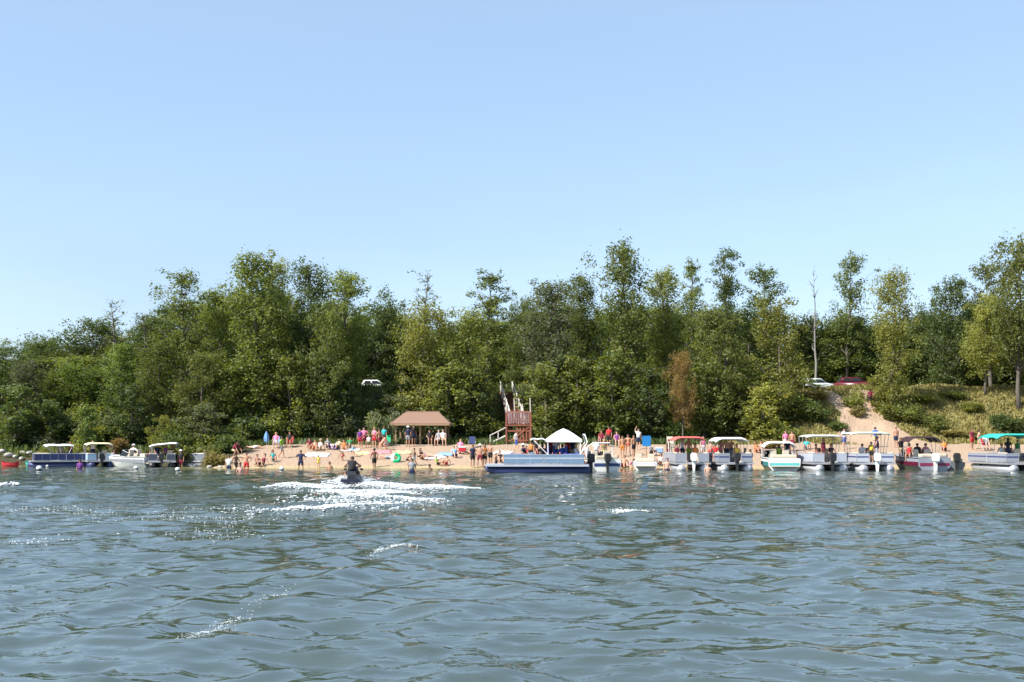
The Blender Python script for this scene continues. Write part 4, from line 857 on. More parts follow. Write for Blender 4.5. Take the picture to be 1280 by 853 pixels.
POSE['walk'] = sk(knl=(-.10, -.17, .52), anl=(-.10, -.22, .10), tol=(-.11, -.38, .06), knr=(.10, .04, .49), anr=(.10, .30, .14), tor=(.11, .20, .035), ell=(-.24, .16, 1.17), wrl=(-.23, .08, .94), hal=(-.23, .05, .87), elr=(.24, -.08, 1.17), wrr=(.22, -.26, 1.01), har=(.21, -.32, .97))
POSE['point'] = sk(ell=(-.44, -.10, 1.36), wrl=(-.66, -.22, 1.40), hal=(-.73, -.26, 1.41), elr=(.25, .04, 1.16), wrr=(.20, -.16, 1.02), har=(.17, -.22, 1.0))
POSE['raise'] = sk(ell=(-.30, 0, 1.62), wrl=(-.20, -.04, 1.84), hal=(-.17, -.06, 1.91))
POSE['carry'] = sk(ell=(-.25, .0, 1.17), wrl=(-.10, -.26, 1.14), hal=(-.03, -.29, 1.15), elr=(.25, .0, 1.17), wrr=(.10, -.26, 1.14), har=(.03, -.29, 1.15))
d = shift(sk(), -.82); d = lean(d, R(-14)); POSE['sit_ground'] = legs(d, hil=(-.10, -.05, .13), hir=(.10, -.05, .13), knl=(-.16, -.42, .42), anl=(-.15, -.62, .06), tol=(-.17, -.78, .04), knr=(.17, -.44, .40), anr=(.16, -.66, .06), tor=(.18, -.82, .04), ell=(-.28, -.10, .38), wrl=(-.17, -.32, .42), hal=(-.14, -.39, .42), elr=(.30, .20, .34), wrr=(.32, .28, .12), har=(.33, .30, .05))
d = shift(sk(), -.40); d = lean(d, R(-6)); POSE['sit_chair'] = legs(d, hil=(-.10, -.06, .52), hir=(.10, -.06, .52), knl=(-.13, -.44, .53), anl=(-.13, -.44, .10), tol=(-.14, -.60, .04), knr=(.13, -.44, .53), anr=(.13, -.44, .10), tor=(.14, -.60, .04), ell=(-.25, -.02, .76), wrl=(-.17, -.26, .66), hal=(-.15, -.33, .65), elr=(.25, -.02, .76), wrr=(.17, -.26, .66), har=(.15, -.33, .65))
d = shift(sk(), -.30); d = lean(d, R(42)); POSE['crouch'] = legs(d, hil=(-.10, -.02, .58), hir=(.10, -.02, .58), knl=(-.16, -.36, .50), anl=(-.14, -.10, .09), tol=(-.15, -.27, .035), knr=(.16, -.38, .48), anr=(.14, -.08, .09), tor=(.15, -.25, .035), ell=(-.24, -.62, .55), wrl=(-.18, -.72, .32), hal=(-.17, -.76, .26), elr=(.24, -.62, .55), wrr=(.18, -.72, .32), har=(.17, -.76, .26))
d = shift(sk(), -.34); d = lean(d, R(22)); POSE['ride'] = legs(d, hil=(-.16, -.02, .58), hir=(.16, -.02, .58), knl=(-.34, -.40, .52), anl=(-.36, -.24, .12), tol=(-.37, -.40, .09), knr=(.34, -.40, .52), anr=(.36, -.24, .12), tor=(.37, -.40, .09), ell=(-.42, -.38, .84), wrl=(-.33, -.62, .80), hal=(-.30, -.69, .80), elr=(.42, -.38, .84), wrr=(.33, -.62, .80), har=(.30, -.69, .80))
d = sk(); L_ = {}
for k, (p, r) in d.items(): L_[k] = ((p[0]*1.05, p[2]-.95, .13-p[1]*.8), r)     # lying on the back, head away
POSE['lie'] = legs(L_, knl=(-.13, -.42, .24), knr=(.12, -.45, .10), anl=(-.14, -.80, .07), tol=(-.16, -.88, .14), wrl=(-.34, -.05, .05), hal=(-.35, -.12, .05))
BONES = [('pel', 'wai', 'torso'), ('wai', 'che', 'torso'), ('che', 'nkb', 'chest'), ('nkb', 'nk', 'neck'), ('nk', 'h1', 'head'), ('h1', 'h2', 'head'), ('h2', 'h3', 'head')]
for n in 'lr': BONES += [('che', 'sh'+n, 'chest'), ('sh'+n, 'el'+n, 'arm'), ('el'+n, 'wr'+n, 'fore'), ('wr'+n, 'ha'+n, 'hand'), ('pel', 'hi'+n, 'pelvis'), ('hi'+n, 'kn'+n, 'thigh'), ('kn'+n, 'an'+n, 'shin'), ('an'+n, 'to'+n, 'foot')]
def grow(pose, fem):
    d = dict(POSE[pose])
    if fem:
        for k, f in (('wai', .86), ('che', .92), ('shl', .82), ('shr', .82), ('ell', .85), ('elr', .85), ('pel', 1.06), ('hil', 1.05), ('hir', 1.05), ('nk', .88)): d[k] = (d[k][0], d[k][1]*f)
    ks = list(d); me = bpy.data.meshes.new('skeleton'); me.from_pydata([d[k][0] for k in ks], [(ks.index(a), ks.index(b)) for a, b, _ in BONES], [])
    o = bpy.data.objects.new('skeleton', me); COL.objects.link(o); o.modifiers.new('Skin', 'SKIN').use_smooth_shade = True
    for i, k in enumerate(ks):
        s = me.skin_vertices[0].data[i]; s.radius = (d[k][1], d[k][1]*(.92 if k[0] in 'pwc' else 1)); s.use_root = k == 'pel'
    o.modifiers.new('Sub', 'SUBSURF').levels = 1
    dg = bpy.context.evaluated_depsgraph_get(); b = bpy.data.meshes.new_from_object(o.evaluated_get(dg)); bpy.data.objects.remove(o); bpy.data.meshes.remove(me)
    V = np.array([v.co[:] for v in b.vertices]); Fc = [tuple(p.vertices) for p in b.polygons]; NV = np.array([v.normal[:] for v in b.vertices]); bpy.data.meshes.remove(b)
    reg = []
    for f in Fc:
        c = V[list(f)].mean(0); best = (9, None, 0)
        for a, e, r in BONES:
            A, B = np.array(d[a][0]), np.array(d[e][0]); t = min(1, max(0, np.dot(c-A, B-A)/np.dot(B-A, B-A))); q = np.linalg.norm(c-A-t*(B-A))-(d[a][1]*(1-t)+d[e][1]*t)
            if q < best[0]: best = (q, r, t)
        reg.append((best[1], best[2]))
    hc = (np.array(d['h1'][0])+np.array(d['h2'][0]))/2; up = np.array(d['h3'][0])-np.array(d['nk'][0]); up /= np.linalg.norm(up); fr = np.array([0, -1., 0]) if pose != 'lie' else np.array([0, 0, 1.]); fr = fr-up*np.dot(fr, up); fr /= np.linalg.norm(fr); rt = np.cross(fr, up)
    # nose, ears and five bent fingers a hand are grown onto the body mesh
    m = MB()
    vs = [m.bm.verts.new(v) for v in V]
    for f in Fc: m.bm.faces.new([vs[i] for i in f])
    nb = hc+fr*.085+up*-.005
    m.loft([[Vector(nb+up*(.03)+rt*x*.4) for x in (-.01, .01)]+[Vector(nb-up*.012+rt*x) for x in (.016, -.016)], [Vector(nb+up*.02+fr*.008+rt*x*.3) for x in (-.01, .01)]+[Vector(nb-up*.012+fr*.028+rt*x*.7) for x in (.014, -.014)]])
    for s in (-1, 1): m.ball(tuple(hc+rt*s*.092-fr*.005), (.022, .04, .062), 1)
    for n in 'lr':
        w, h = Vector(d['wr'+n][0]), Vector(d['ha'+n][0]); ax = (h-w).normalized(); sd_ = ax.orthogonal().normalized(); pal = ax.cross(sd_)
        for k in range(5):
            if k < 4: p0 = h+sd_*((k-1.5)*.019); l = (.075, .085, .08, .062)[k]; m.tube([p0-ax*.01, p0+ax*l*.5+pal*.006, p0+ax*l*.95+pal*.03], [.010, .009, .006], 5)
            else: p0 = w.lerp(h, .45)+sd_*.028; m.tube([p0, p0+ax*.03+sd_*.022+pal*.01, p0+ax*.06+sd_*.026+pal*.022], [.011, .010, .007], 5)
    body = m.mesh('body', True)
    eyes = MB()
    for s in (-1, 1): eyes.ball(tuple(hc+rt*s*.034+fr*.082+up*.018), (.022, .014, .014), 1)
    out = dict(body=body, eyes=eyes.mesh('eyes'))
    def shell(nm, test, off, lift=0.):
        fs = [f for f, (r, t) in zip(Fc, reg) if test(f, r, t)]
        if not fs: return
        u = sorted({i for f in fs for i in f}); mp_ = {k: i for i, k in enumerate(u)}
        v = V[u]+NV[u]*off
        inner = V[u]+NV[u]*(off*.2); n_ = len(u); faces = [tuple(mp_[i] for i in f) for f in fs]
        ec = {}
        for f in faces:
            for a, e in zip(f, f[1:]+f[:1]): ec[(a, e)] = 1
        rim = [(a, e) for (a, e) in ec if (e, a) not in ec]
        q = bpy.data.meshes.new(nm); q.from_pydata(np.concatenate([v, inner]).tolist(), [], faces+[tuple(i+n_ for i in f[::-1]) for f in faces]+[(e, a, a+n_, e+n_) for a, e in rim])
        for p in q.polygons: p.use_smooth = True
        out[nm] = q
    zc = lambda f: V[list(f)].mean(0)
    shell('shirt', lambda f, r, t: r in ('torso', 'chest') or (r == 'arm' and t < .62), .018)
    shell('tank', lambda f, r, t: r == 'torso' or (r == 'chest' and t < .8), .016)
    shell('vest', lambda f, r, t: r == 'torso' or r == 'chest', .05)
    shell('shorts', lambda f, r, t: r == 'pelvis' or (r == 'thigh' and t < .72), .02)
    shell('briefs', lambda f, r, t: r == 'pelvis' or (r == 'thigh' and t < .14), .012)
    wb = np.array(d['wai'][0]); ub = np.array(d['che'][0])-wb; L2 = np.dot(ub, ub)
    shell('bikini', lambda f, r, t: r in ('torso', 'chest') and .55 < np.dot(zc(f)-wb, ub)/L2 < 1.15, .012)
    shell('hair_short', lambda f, r, t: r == 'head' and (np.dot(zc(f)-hc, up) > .045 or (np.dot(zc(f)-hc, fr) < .0 and np.dot(zc(f)-hc, up) > -.06)), .02)
    shell('hair_long', lambda f, r, t: (r in ('head', 'neck') and (np.dot(zc(f)-hc, up) > .055 or np.dot(zc(f)-hc, fr) < .02)), .032)
    hm = MB(); top = np.array(d['h3'][0]); ring = []
    for rr, zz, ff in ((.165, -.005, .02), (.16, .012, .02), (.108, .02, 0), (.100, .075, 0), (.06, .105, 0), (.01, .112, 0)):
        ring.append([Vector(top-up*.035+rt*rr*math.cos(a)+fr*(rr*math.sin(a)+ff)+up*zz) for a in np.linspace(0, 6.283, 15)[:-1]])
    out['hat'] = hm.loft(ring).mesh('hat', True)
    return out
CACHE = {}
def cm(name, col): return mat('cloth_'+name, col, .85, .15, 9)
for k, c in dict(red=(.48, .02, .025), orange=(.62, .20, .04), pink=(.75, .22, .36), maroon=(.17, .015, .035), navy=(.012, .018, .06), blue=(.03, .10, .42), sky=(.25, .48, .72), teal=(.02, .36, .36), green=(.03, .22, .07), lime=(.25, .42, .05), yellow=(.68, .48, .06), white=(.80, .79, .77), black=(.012, .012, .014), grey=(.25, .26, .28), purple=(.16, .04, .24), tan=(.50, .38, .24), olive=(.09, .10, .035)).items(): cm(k, c)
SKN = dict(fair=mat('skin_fair', (.56, .33, .235), .6, .06, 6), tan=mat('skin_tan', (.40, .205, .13), .6, .06, 6), brown=mat('skin_brown', (.17, .085, .05), .6, .08, 6))
HAIR = dict(dark=mat('hair_dark', (.018, .012, .009), .6, .2, 20), brown=mat('hair_brown', (.075, .04, .02), .6, .2, 20), blond=mat('hair_blond', (.42, .28, .11), .6, .2, 20), grey=mat('hair_grey', (.35, .34, .33), .7, .2, 20))
EYE = mat('eye_dark', (.02, .015, .012), .2)
def person(x, y, z, pose, label, rz=0, skin='fair', top=None, bot='shorts:navy', hair='dark', fem=False, s=1., hat=None, group=None):
    key = (pose, fem)
    if key not in CACHE: CACHE[key] = grow(*key)
    k = CACHE[key]; o = link('person', k['body'], SKN['fair']); o.material_slots[0].link = 'OBJECT'; o.material_slots[0].material = SKN[skin]
    o.location = (x, y, z); o.rotation_euler = (0, 0, rz); o.scale = (s, s, s); tag(o, label, 'person', group)
    def add(nm, me, m):
        if me is None: return
        c = link(nm, me, m, o); c.material_slots[0].link = 'OBJECT'; c.material_slots[0].material = m
    add('eyes', k['eyes'], EYE)
    if hair: add('hair', k.get('hair_long' if fem else 'hair_short'), HAIR[hair])
    if hat: add('hat', k['hat'], MATS['cloth_'+hat])
    for g in (top, bot):
        if g: nm, c = g.split(':'); add({'tank': 'tank_top', 'vest': 'life_vest', 'bikini': 'bikini_top', 'briefs': 'swim_briefs'}.get(nm, nm), k.get(nm), MATS['cloth_'+c])
    return o
PI = math.pi
BE = 'people on the beach'; WA = 'people wading at the water edge'; AB = 'people aboard the boats'
def on(px, py, *a, sink=0., **k): x, D = hit(px, py); return person(x, D, hz(x, D)+.01 if sink == 0 else -sink, *a, **k)
def ab(px, D, z, *a, **k): k.setdefault('group', AB); z = z*.86 if px < 260 else z; return person(wx(px, D), D, z, *a, **k)
B = lambda *a, **k: on(*a, group=BE, **k)
W_ = lambda *a, sink=.5, **k: on(*a, group=WA, sink=sink, **k)
# jet ski
jx, jD = wp(441, 606.5); js = thing('jet_ski', 'dark jet ski heading away over its own wake', 'jet ski', (jx, jD, -.10), R(4))
JB = mat('jet_ski_black', (.02, .022, .028), .3, .1); JD = mat('jet_ski_dark', (.018, .022, .045), .3, .1)
st_ = []
for t, w, k_, g in ((0, .50, -.1, .42), (.2, .55, -.14, .44), (.5, .56, -.16, .46), (.75, .46, -.12, .52), (.92, .22, .05, .58), (1, .05, .3, .6)): y = -1.45+t*2.9; st_.append([(0, y, k_), (w*.8, y, k_+.15), (w, y, .25+.1*t), (w*.92, y, g), (-w*.92, y, g), (-w, y, .25+.1*t), (-w*.8, y, k_+.15)])
MB().loft(st_).build('hull', JD, js); MB().loft([[(-.2*w, y, .40), (.2*w, y, .40), (.17*w, y, z), (-.17*w, y, z)] for y, z, w in ((-1.2, .62, .9), (-.9, .80, 1.1), (-.2, .78, 1.1), (.25, .80, 1), (.5, .92, .9))]).build('seat', JB, js)
MB().loft([[(-.26*w, y, .42), (.26*w, y, .42), (.2*w, y, z), (-.2*w, y, z)] for y, z, w in ((.3, .98, .9), (.6, 1.02, 1.1), (1.0, .80, 1), (1.3, .62, .3))]).build('cowl', JD, js)
MB().tube([(-.38, .42, 1.04), (-.2, .55, 1.0), (.2, .55, 1.0), (.38, .42, 1.04)], .022, 7).build('handlebar', JB, js)
for s_ in (-1, 1): MB().box((s_*.40, .45, .86), (.14, .05, .11), bev=.015).build('mirror', JB, js)
MB().box((0, -1.5, .22), (.5, .16, .12), bev=.02).build('rear_step', JB, js)
person(jx, jD-.30, .10, 'ride', 'person in black life vest riding the jet ski away from the camera', PI+R(4), 'tan', 'vest:black', 'shorts:black', 'dark', s=.97)
# swimmers and waders at left
W_(100, 587, 'stand', 'person in purple top wading in front of the pale blue panelled pontoon', skin='tan', top='shirt:purple', sink=1.0, fem=True, hair='dark')
W_(286, 586, 'stand', 'person in white shirt wading, leftmost of the swimmers where the sand begins', skin='tan', top='shirt:white', sink=.75)
W_(295, 585, 'walk', 'dark haired person in black shorts wading among the swimmers at left', R(70), 'brown', None, 'shorts:black', sink=.55)
W_(300, 590, 'stand', 'person with pink swimsuit deep in the water among the swimmers at left', skin='fair', top='bikini:pink', bot='briefs:pink', fem=True, hair='brown', sink=1.15)
W_(308, 586, 'akimbo', 'person in red shorts wading, rightmost of the tall swimmers at left', skin='tan', bot='shorts:red', sink=.5)
B(322, 583, 'sit_ground', 'person sitting at the water line in dark trunks right of the swimmers', R(30), 'tan', None, 'shorts:black')
B(329, 582, 'sit_ground', 'person sitting at the water line in maroon swimsuit right of the swimmers', R(-40), 'fair', 'tank:maroon', 'briefs:maroon', 'brown', True)
W_(376, 586, 'akimbo', 'person in navy shirt standing knee deep with hands on hips left of the jet ski', skin='tan', top='shirt:navy', sink=.35)
W_(398, 585, 'stand', 'child in yellow swimsuit standing at the water edge left of the jet ski', skin='fair', top='tank:yellow', bot='briefs:yellow', hair='blond', fem=True, s=.66, sink=.15)
W_(412, 586.5, 'stand', 'head and shoulders of a swimmer just left of the jet ski rider', skin='tan', hair='dark', sink=1.2)
W_(468, 585, 'walk', 'bare chested person in black shorts stepping out of the water right of the jet ski', PI+R(20), 'brown', None, 'shorts:black', sink=.2)
# top of the beach, left
B(292, 572, 'crouch', 'person in brown shirt crouching at the left end of the sand', R(60), 'tan', 'shirt:maroon', 'shorts:tan')
B(318, 561, 'lie', 'person in white shorts lying at the top of the sand below the folded umbrella', R(80), 'fair', None, 'shorts:white')
B(345, 560.5, 'sit_chair', 'person in pink shirt on the pale blue folding chair at left', 0, 'fair', 'shirt:pink', 'shorts:white', 'blond', True)
B(362, 559.5, 'sit_chair', 'person in black shirt on the red folding chair at left', 0, 'tan', 'shirt:black', 'shorts:red')
B(387, 561, 'sit_ground', 'person in maroon shirt sitting at the sand top, leftmost by the big white towel', R(15), 'tan', 'shirt:maroon', 'shorts:black')
B(393, 563, 'sit_ground', 'bare chested person sitting in orange trunks above the big white towel', R(-20), 'tan', None, 'shorts:orange')
B(400, 563, 'sit_ground', 'person with wide tan sun hat sitting above the big white towel', R(-10), 'fair', 'tank:white', 'shorts:tan', 'brown', True, hat='tan')
B(410, 561, 'sit_ground', 'person in grey shirt sitting left of the blue cooler', R(25), 'fair', 'shirt:grey', 'shorts:navy')
B(423, 562, 'sit_ground', 'person in tan shirt sitting right of the blue cooler', R(-25), 'tan', 'shirt:tan', 'shorts:olive')
B(430, 563, 'sit_ground', 'person in orange swimsuit sitting left of the jet ski rider at the sand top', R(10), 'tan', 'tank:orange', 'briefs:orange', 'dark', True)
B(437, 560, 'sit_ground', 'person in dark green shirt sitting in the shade behind the white towel', R(-10), 'tan', 'shirt:green', 'shorts:grey')
B(450, 561, 'stand', 'person in purple top standing leftmost of the pink shirted group', R(20), 'fair', 'shirt:purple', 'shorts:red', 'dark', True, s=.95)
B(455, 560, 'akimbo', 'person in pale pink shirt and maroon shorts standing in the pink group', 0, 'fair', 'shirt:pink', 'shorts:maroon', 'brown', True)
B(461, 563, 'stand', 'small child in white shirt standing in the middle of the pink group', R(10), 'fair', 'shirt:white', 'shorts:olive', 'blond', s=.72)
B(468, 560, 'carry', 'person in pink top and red shorts standing right in the pink group', R(-15), 'fair', 'tank:pink', 'shorts:red', 'blond', True)
B(474, 562, 'walk', 'person in maroon trunks walking at the right of the pink group', R(60), 'tan', None, 'shorts:maroon')
B(480, 559, 'stand', 'person in teal shirt standing in the shade left of the pavilion', R(-20), 'tan', 'shirt:teal', 'shorts:black')
B(485, 563, 'crouch', 'bare chested person crouching on the sand left of the pavilion', R(-70), 'fair', None, 'shorts:grey')
# below and in the pavilion
B(510, 559, 'stand', 'person in navy shirt with white cap standing before the left half of the pavilion', PI, 'tan', 'shirt:navy', 'shorts:grey', hat='white')
B(517, 557, 'stand', 'person in black shirt standing behind the white capped person at the pavilion', R(30), 'tan', 'shirt:black', 'shorts:navy')
B(537, 557, 'sit_chair', 'person in black sitting at the middle post of the pavilion', R(10), 'tan', 'shirt:black', 'shorts:black')
B(548, 557, 'sit_chair', 'person in grey shirt sitting by the right pavilion post', R(-20), 'fair', 'shirt:grey', 'shorts:white', 'grey')
B(554, 557, 'sit_chair', 'person in white shirt sitting rightmost in the pavilion', R(15), 'fair', 'shirt:white', 'shorts:tan', 'grey')
B(527, 575, 'sit_ground', 'person in dark swimsuit sitting alone below the middle of the pavilion', R(40), 'tan', 'tank:black', 'briefs:black', 'dark', True)
B(533, 572, 'lie', 'person in purple swimsuit lying on the sand below the pavilion', R(75), 'fair', 'tank:purple', 'briefs:purple', 'brown', True)
B(547, 582, 'sit_ground', 'child in lime shirt digging in the wet sand below the pavilion', R(50), 'tan', 'shirt:lime', 'shorts:black', s=.75)
B(558, 582, 'sit_ground', 'child in red trunks sitting on the wet sand below the right pavilion post', R(-30), 'tan', None, 'shorts:red', s=.8)
B(508, 582, 'crouch', 'child in black trunks crouching right of the green inflatable tube', R(90), 'tan', None, 'shorts:black', s=.75)
B(518, 583, 'walk', 'dark child in grey trunks walking along the water right of the green inflatable tube', R(-80), 'brown', None, 'shorts:grey', s=.8)
W_(515, 591, 'stand', 'person wading alone waist deep in front of the pavilion', skin='tan', top='shirt:grey', sink=.8)
W_(537, 587, 'stand', 'head of a swimmer below the middle of the pavilion', skin='brown', hair='dark', sink=1.35)
# group left of the big pontoon
B(591, 585, 'stand', 'person in navy shirt standing at the left of the group by the long pontoon bow', R(25), 'tan', 'shirt:navy', 'shorts:black')
B(600, 585.5, 'akimbo', 'bare chested person in white cap and maroon shorts by the pontoon bow', R(-10), 'tan', None, 'shorts:maroon', hat='white', s=1.03)
B(606, 584, 'stand', 'person in orange swimsuit standing behind the white capped one by the pontoon bow', R(35), 'tan', 'tank:orange', 'shorts:black', 'dark', True)
B(613, 582, 'carry', 'person in black trunks carrying something low, right in the group by the pontoon bow', R(-40), 'tan', None, 'shorts:black')
B(620, 586, 'stand', 'child in dark trunks standing close to the pontoon bow', R(60), 'tan', None, 'shorts:navy', s=.72)
B(625, 578, 'sit_ground', 'person in black top sitting on the sand behind the pontoon bow', R(10), 'fair', 'tank:black', 'briefs:black', 'brown', True)
B(659, 572, 'sit_ground', 'person in red swimsuit sitting on the sand behind the long pontoon', R(30), 'tan', 'tank:red', 'briefs:red', 'dark', True)
B(669, 563, 'sit_ground', 'person in white cap sitting by the foot of the stair tower', R(-30), 'tan', 'shirt:black', 'shorts:grey', hat='white')
B(645, 565, 'walk', 'person in white shirt walking below the stair tower', R(80), 'fair', 'shirt:white', 'shorts:blue')
# aboard the long pontoon
dz = .56
ab(672, 73.0, dz, 'sit_chair', 'person in maroon swimsuit lounging on the bow seat of the long blue pontoon', R(90), 'tan', 'tank:maroon', 'briefs:maroon', 'dark', True)
ab(682, 74.1, dz, 'sit_chair', 'person in pink top sitting midships on the long blue pontoon', R(-60), 'fair', 'tank:pink', 'shorts:white', 'blond', True)
ab(687, 73.4, dz, 'stand', 'person in maroon shirt standing under the left edge of the peaked canopy', R(40), 'tan', 'shirt:maroon', 'shorts:navy')
ab(695, 73.9, dz, 'stand', 'person in white shirt standing in the middle under the peaked canopy', R(-15), 'fair', 'shirt:white', 'shorts:blue')
ab(703, 73.2, dz, 'sit_chair', 'person in blue shirt sitting under the peaked canopy', PI, 'tan', 'shirt:blue', 'shorts:navy')
ab(710, 74.0, dz, 'stand', 'person in red tank top standing under the right half of the peaked canopy', R(20), 'tan', 'tank:red', 'shorts:black', 'brown', True)
W_(728, 588.5, 'stand', 'bare chested person in red trunks wading between the two boats right of the peaked canopy', skin='fair', bot='shorts:red', sink=.3)
B(733, 584, 'stand', 'person in white shirt standing at the stern of the long pontoon', R(30), 'fair', 'shirt:white', 'shorts:pink', 'blond', True)
ab(745, 79.6, .42, 'stand', 'person in white shirt steering the boat with the white tower', R(-10), 'fair', 'shirt:white', 'shorts:navy', 'brown')
ab(755, 80.2, .42, 'stand', 'person in lime bikini aboard the boat with the white tower', R(30), 'tan', 'bikini:lime', 'briefs:lime', 'blond', True)
# behind and right of the tower boat
B(752, 557.5, 'sit_chair', 'person in maroon shirt on the red folding chair behind the tower boat', 0, 'tan', 'shirt:maroon', 'shorts:navy')
B(761, 559, 'stand', 'person in red shirt standing between the two folding chairs behind the tower boat', R(-20), 'tan', 'shirt:red', 'shorts:black')
B(771, 559, 'sit_chair', 'person in purple top on the maroon folding chair', 0, 'fair', 'tank:purple', 'shorts:maroon', 'brown', True)
B(778, 572, 'stand', 'bare chested person in orange trunks standing left of the blue sign', R(10), 'tan', None, 'shorts:orange')
B(785, 570, 'akimbo', 'person in red bikini standing left of the blue sign', R(-20), 'tan', 'bikini:red', 'briefs:red', 'dark', True)
B(792, 571, 'stand', 'person in black trunks standing closest to the blue sign on its left', R(40), 'tan', None, 'shorts:black')
B(798, 562, 'raise', 'person in white shirt with one arm raised beside the blue sign', R(10), 'fair', 'shirt:white', 'shorts:navy')
B(773, 584, 'sit_ground', 'person in white swimsuit sitting at the water left of the small white open boat', R(20), 'fair', 'tank:white', 'briefs:white', 'blond', True)
B(780, 584.5, 'sit_ground', 'person in red shorts sitting at the water left of the small white open boat', R(-20), 'tan', None, 'shorts:red')
W_(787, 587, 'crouch', 'child in pink swimsuit crouching in the shallows left of the small white open boat', R(60), 'fair', 'tank:pink', 'briefs:pink', 'brown', True, s=.75, sink=.15)
B(825, 582, 'sit_ground', 'dark haired person sitting right of the small white open boat', R(-40), 'tan', 'tank:white', 'briefs:black', 'dark', True)
W_(834, 588.5, 'stand', 'bare chested person wading at the left corner of the red canopied pontoon', skin='fair', sink=.85)
B(836, 577, 'stand', 'tanned person in brown trunks standing left of the red canopied pontoon', R(30), 'brown', None, 'shorts:maroon')
for px, D, pose, lab, kw in ((846, 79.3, 'sit_chair', 'person in maroon tank top sitting left in the red canopied pontoon', dict(top='tank:maroon')), (853, 81.5, 'stand', 'person in white tank top standing left of centre in the red canopied pontoon', dict(skin='fair', top='tank:white')),
    (861, 80.5, 'stand', 'bare chested person in lime trunks standing right of centre in the red canopied pontoon', dict(bot='shorts:lime')), (869, 79.4, 'sit_chair', 'person in orange top sitting right in the red canopied pontoon', dict(top='tank:orange', fem=True)),
    (894, 79.5, 'sit_chair', 'person in red shirt sitting leftmost in the white canopied pontoon', dict(top='shirt:red')), (901, 81.2, 'stand', 'person in pink bikini standing left of centre in the white canopied pontoon', dict(top='bikini:pink', bot='briefs:pink', fem=True, hair='brown')),
    (908, 80.2, 'stand', 'bare chested person in navy trunks standing in the middle of the white canopied pontoon', dict(skin='tan')), (914, 81.4, 'stand', 'person in orange trunks standing right of centre in the white canopied pontoon', dict(bot='shorts:orange')), (921, 79.4, 'sit_chair', 'person in yellow top sitting rightmost in the white canopied pontoon', dict(top='tank:yellow', fem=True, hair='blond')),
    (1021, 79.3, 'sit_chair', 'bare chested person sitting left at the stern of the thin grey canopied pontoon', dict(skin='tan')), (1029, 79.2, 'stand', 'dark haired person in maroon swimsuit standing at the stern of the thin grey canopied pontoon', dict(top='tank:maroon', bot='briefs:maroon', fem=True)), (1039, 79.4, 'sit_chair', 'dark haired person in black top sitting right in the thin grey canopied pontoon', dict(top='tank:black', fem=True)),
    (1078, 80.5, 'sit_chair', 'person in white shirt sitting in the pale green canopied pontoon', dict(top='shirt:white')), (1089, 79.2, 'stand', 'person in yellow and black swimwear standing in the pale green canopied pontoon', dict(top='tank:yellow', bot='shorts:black', s=.85)),
    (1252, 79.4, 'sit_chair', 'person in white tank top sitting left under the teal canopy', dict(top='tank:white', skin='fair')), (1260, 78.6, 'stand', 'dark haired person in black shirt standing with back turned under the teal canopy', dict(top='shirt:black', fem=True, rz=PI)), (1272, 79.2, 'stand', 'person in green shirt standing right under the teal canopy', dict(top='shirt:green', s=.92))):
    kw.setdefault('skin', 'tan'); kw.setdefault('rz', random.uniform(-.7, .7)); ab(px, D, dz, pose, lab, **kw)
ab(1096, 78.1, .56, 'akimbo', 'tall person in black hat and navy vest at the pale green canopied stern', R(70), 'tan', 'vest:navy', 'shorts:grey', s=1.05, hat='black')
W_(880, 586, 'stand', 'person in white swimsuit wading between the red and white canopied pontoons', R(20), 'fair', 'tank:white', 'briefs:white', 'brown', True, sink=.3)
W_(885, 590, 'stand', 'swimmer with bare shoulders between the red and white canopied pontoons', skin='fair', hair='blond', sink=1.15)
B(888, 579, 'stand', 'person in red trunks on the sand between the red and white canopies', R(-30), 'tan', None, 'shorts:red')
B(879, 573, 'stand', 'person in pink top standing right behind the red canopied pontoon', R(30), 'fair', 'tank:pink', 'shorts:white', 'brown', True)
W_(931, 587, 'stand', 'tall tanned person in black trunks standing at the right side of the white canopied pontoon', R(60), 'brown', None, 'shorts:black', sink=.25, s=1.05)
W_(938, 587, 'carry', 'person in maroon shirt leaning at the right side of the white canopied pontoon', R(-60), 'tan', 'shirt:maroon', 'shorts:black', sink=.25)
B(945, 566, 'sit_ground', 'person in orange swimsuit sitting on the sand left of the bowrider', R(20), 'tan', 'tank:orange', 'briefs:orange', 'brown', True)
B(951, 565, 'sit_ground', 'bare chested person sitting on the sand left of the bowrider', R(-20), 'tan', None, 'shorts:tan')
ab(974, 80.0, .5, 'sit_chair', 'person in lime top sitting in the white bowrider', R(150), 'tan', 'tank:lime', 'shorts:black', 'dark', True)
ab(984, 80.2, .5, 'stand', 'person in navy shirt standing in the white bowrider', R(20), 'tan', 'shirt:navy', 'shorts:white')
B(982, 565, 'stand', 'person in pink shirt standing on the sand behind the bowrider', R(10), 'fair', 'shirt:pink', 'shorts:white', 'brown', True)
B(990, 565, 'stand', 'bare chested person in maroon trunks standing on the sand behind the bowrider', R(-20), 'tan', None, 'shorts:maroon')
W_(995, 587, 'stand', 'person in orange trunks standing in the shallows right of the bowrider', R(20), 'tan', None, 'shorts:orange', sink=.3)
ab(1126, 80.4, .6, 'stand', 'person in black shirt standing left in the black topped motorboat', R(30), 'tan', 'shirt:black', 'shorts:tan')
ab(1136, 79.6, .6, 'sit_chair', 'person in red swimsuit sitting in the black topped motorboat', R(-30), 'tan', 'tank:red', 'briefs:red', 'brown', True)
ab(1147, 79.8, .6, 'sit_chair', 'dark haired person in black top in the middle of the black topped motorboat', R(140), 'tan', 'shirt:black', 'shorts:black')
ab(1157, 80.0, .6, 'sit_chair', 'person in pale pink top sitting right in the black topped motorboat', R(-20), 'fair', 'tank:pink', 'shorts:white', 'blond', True)
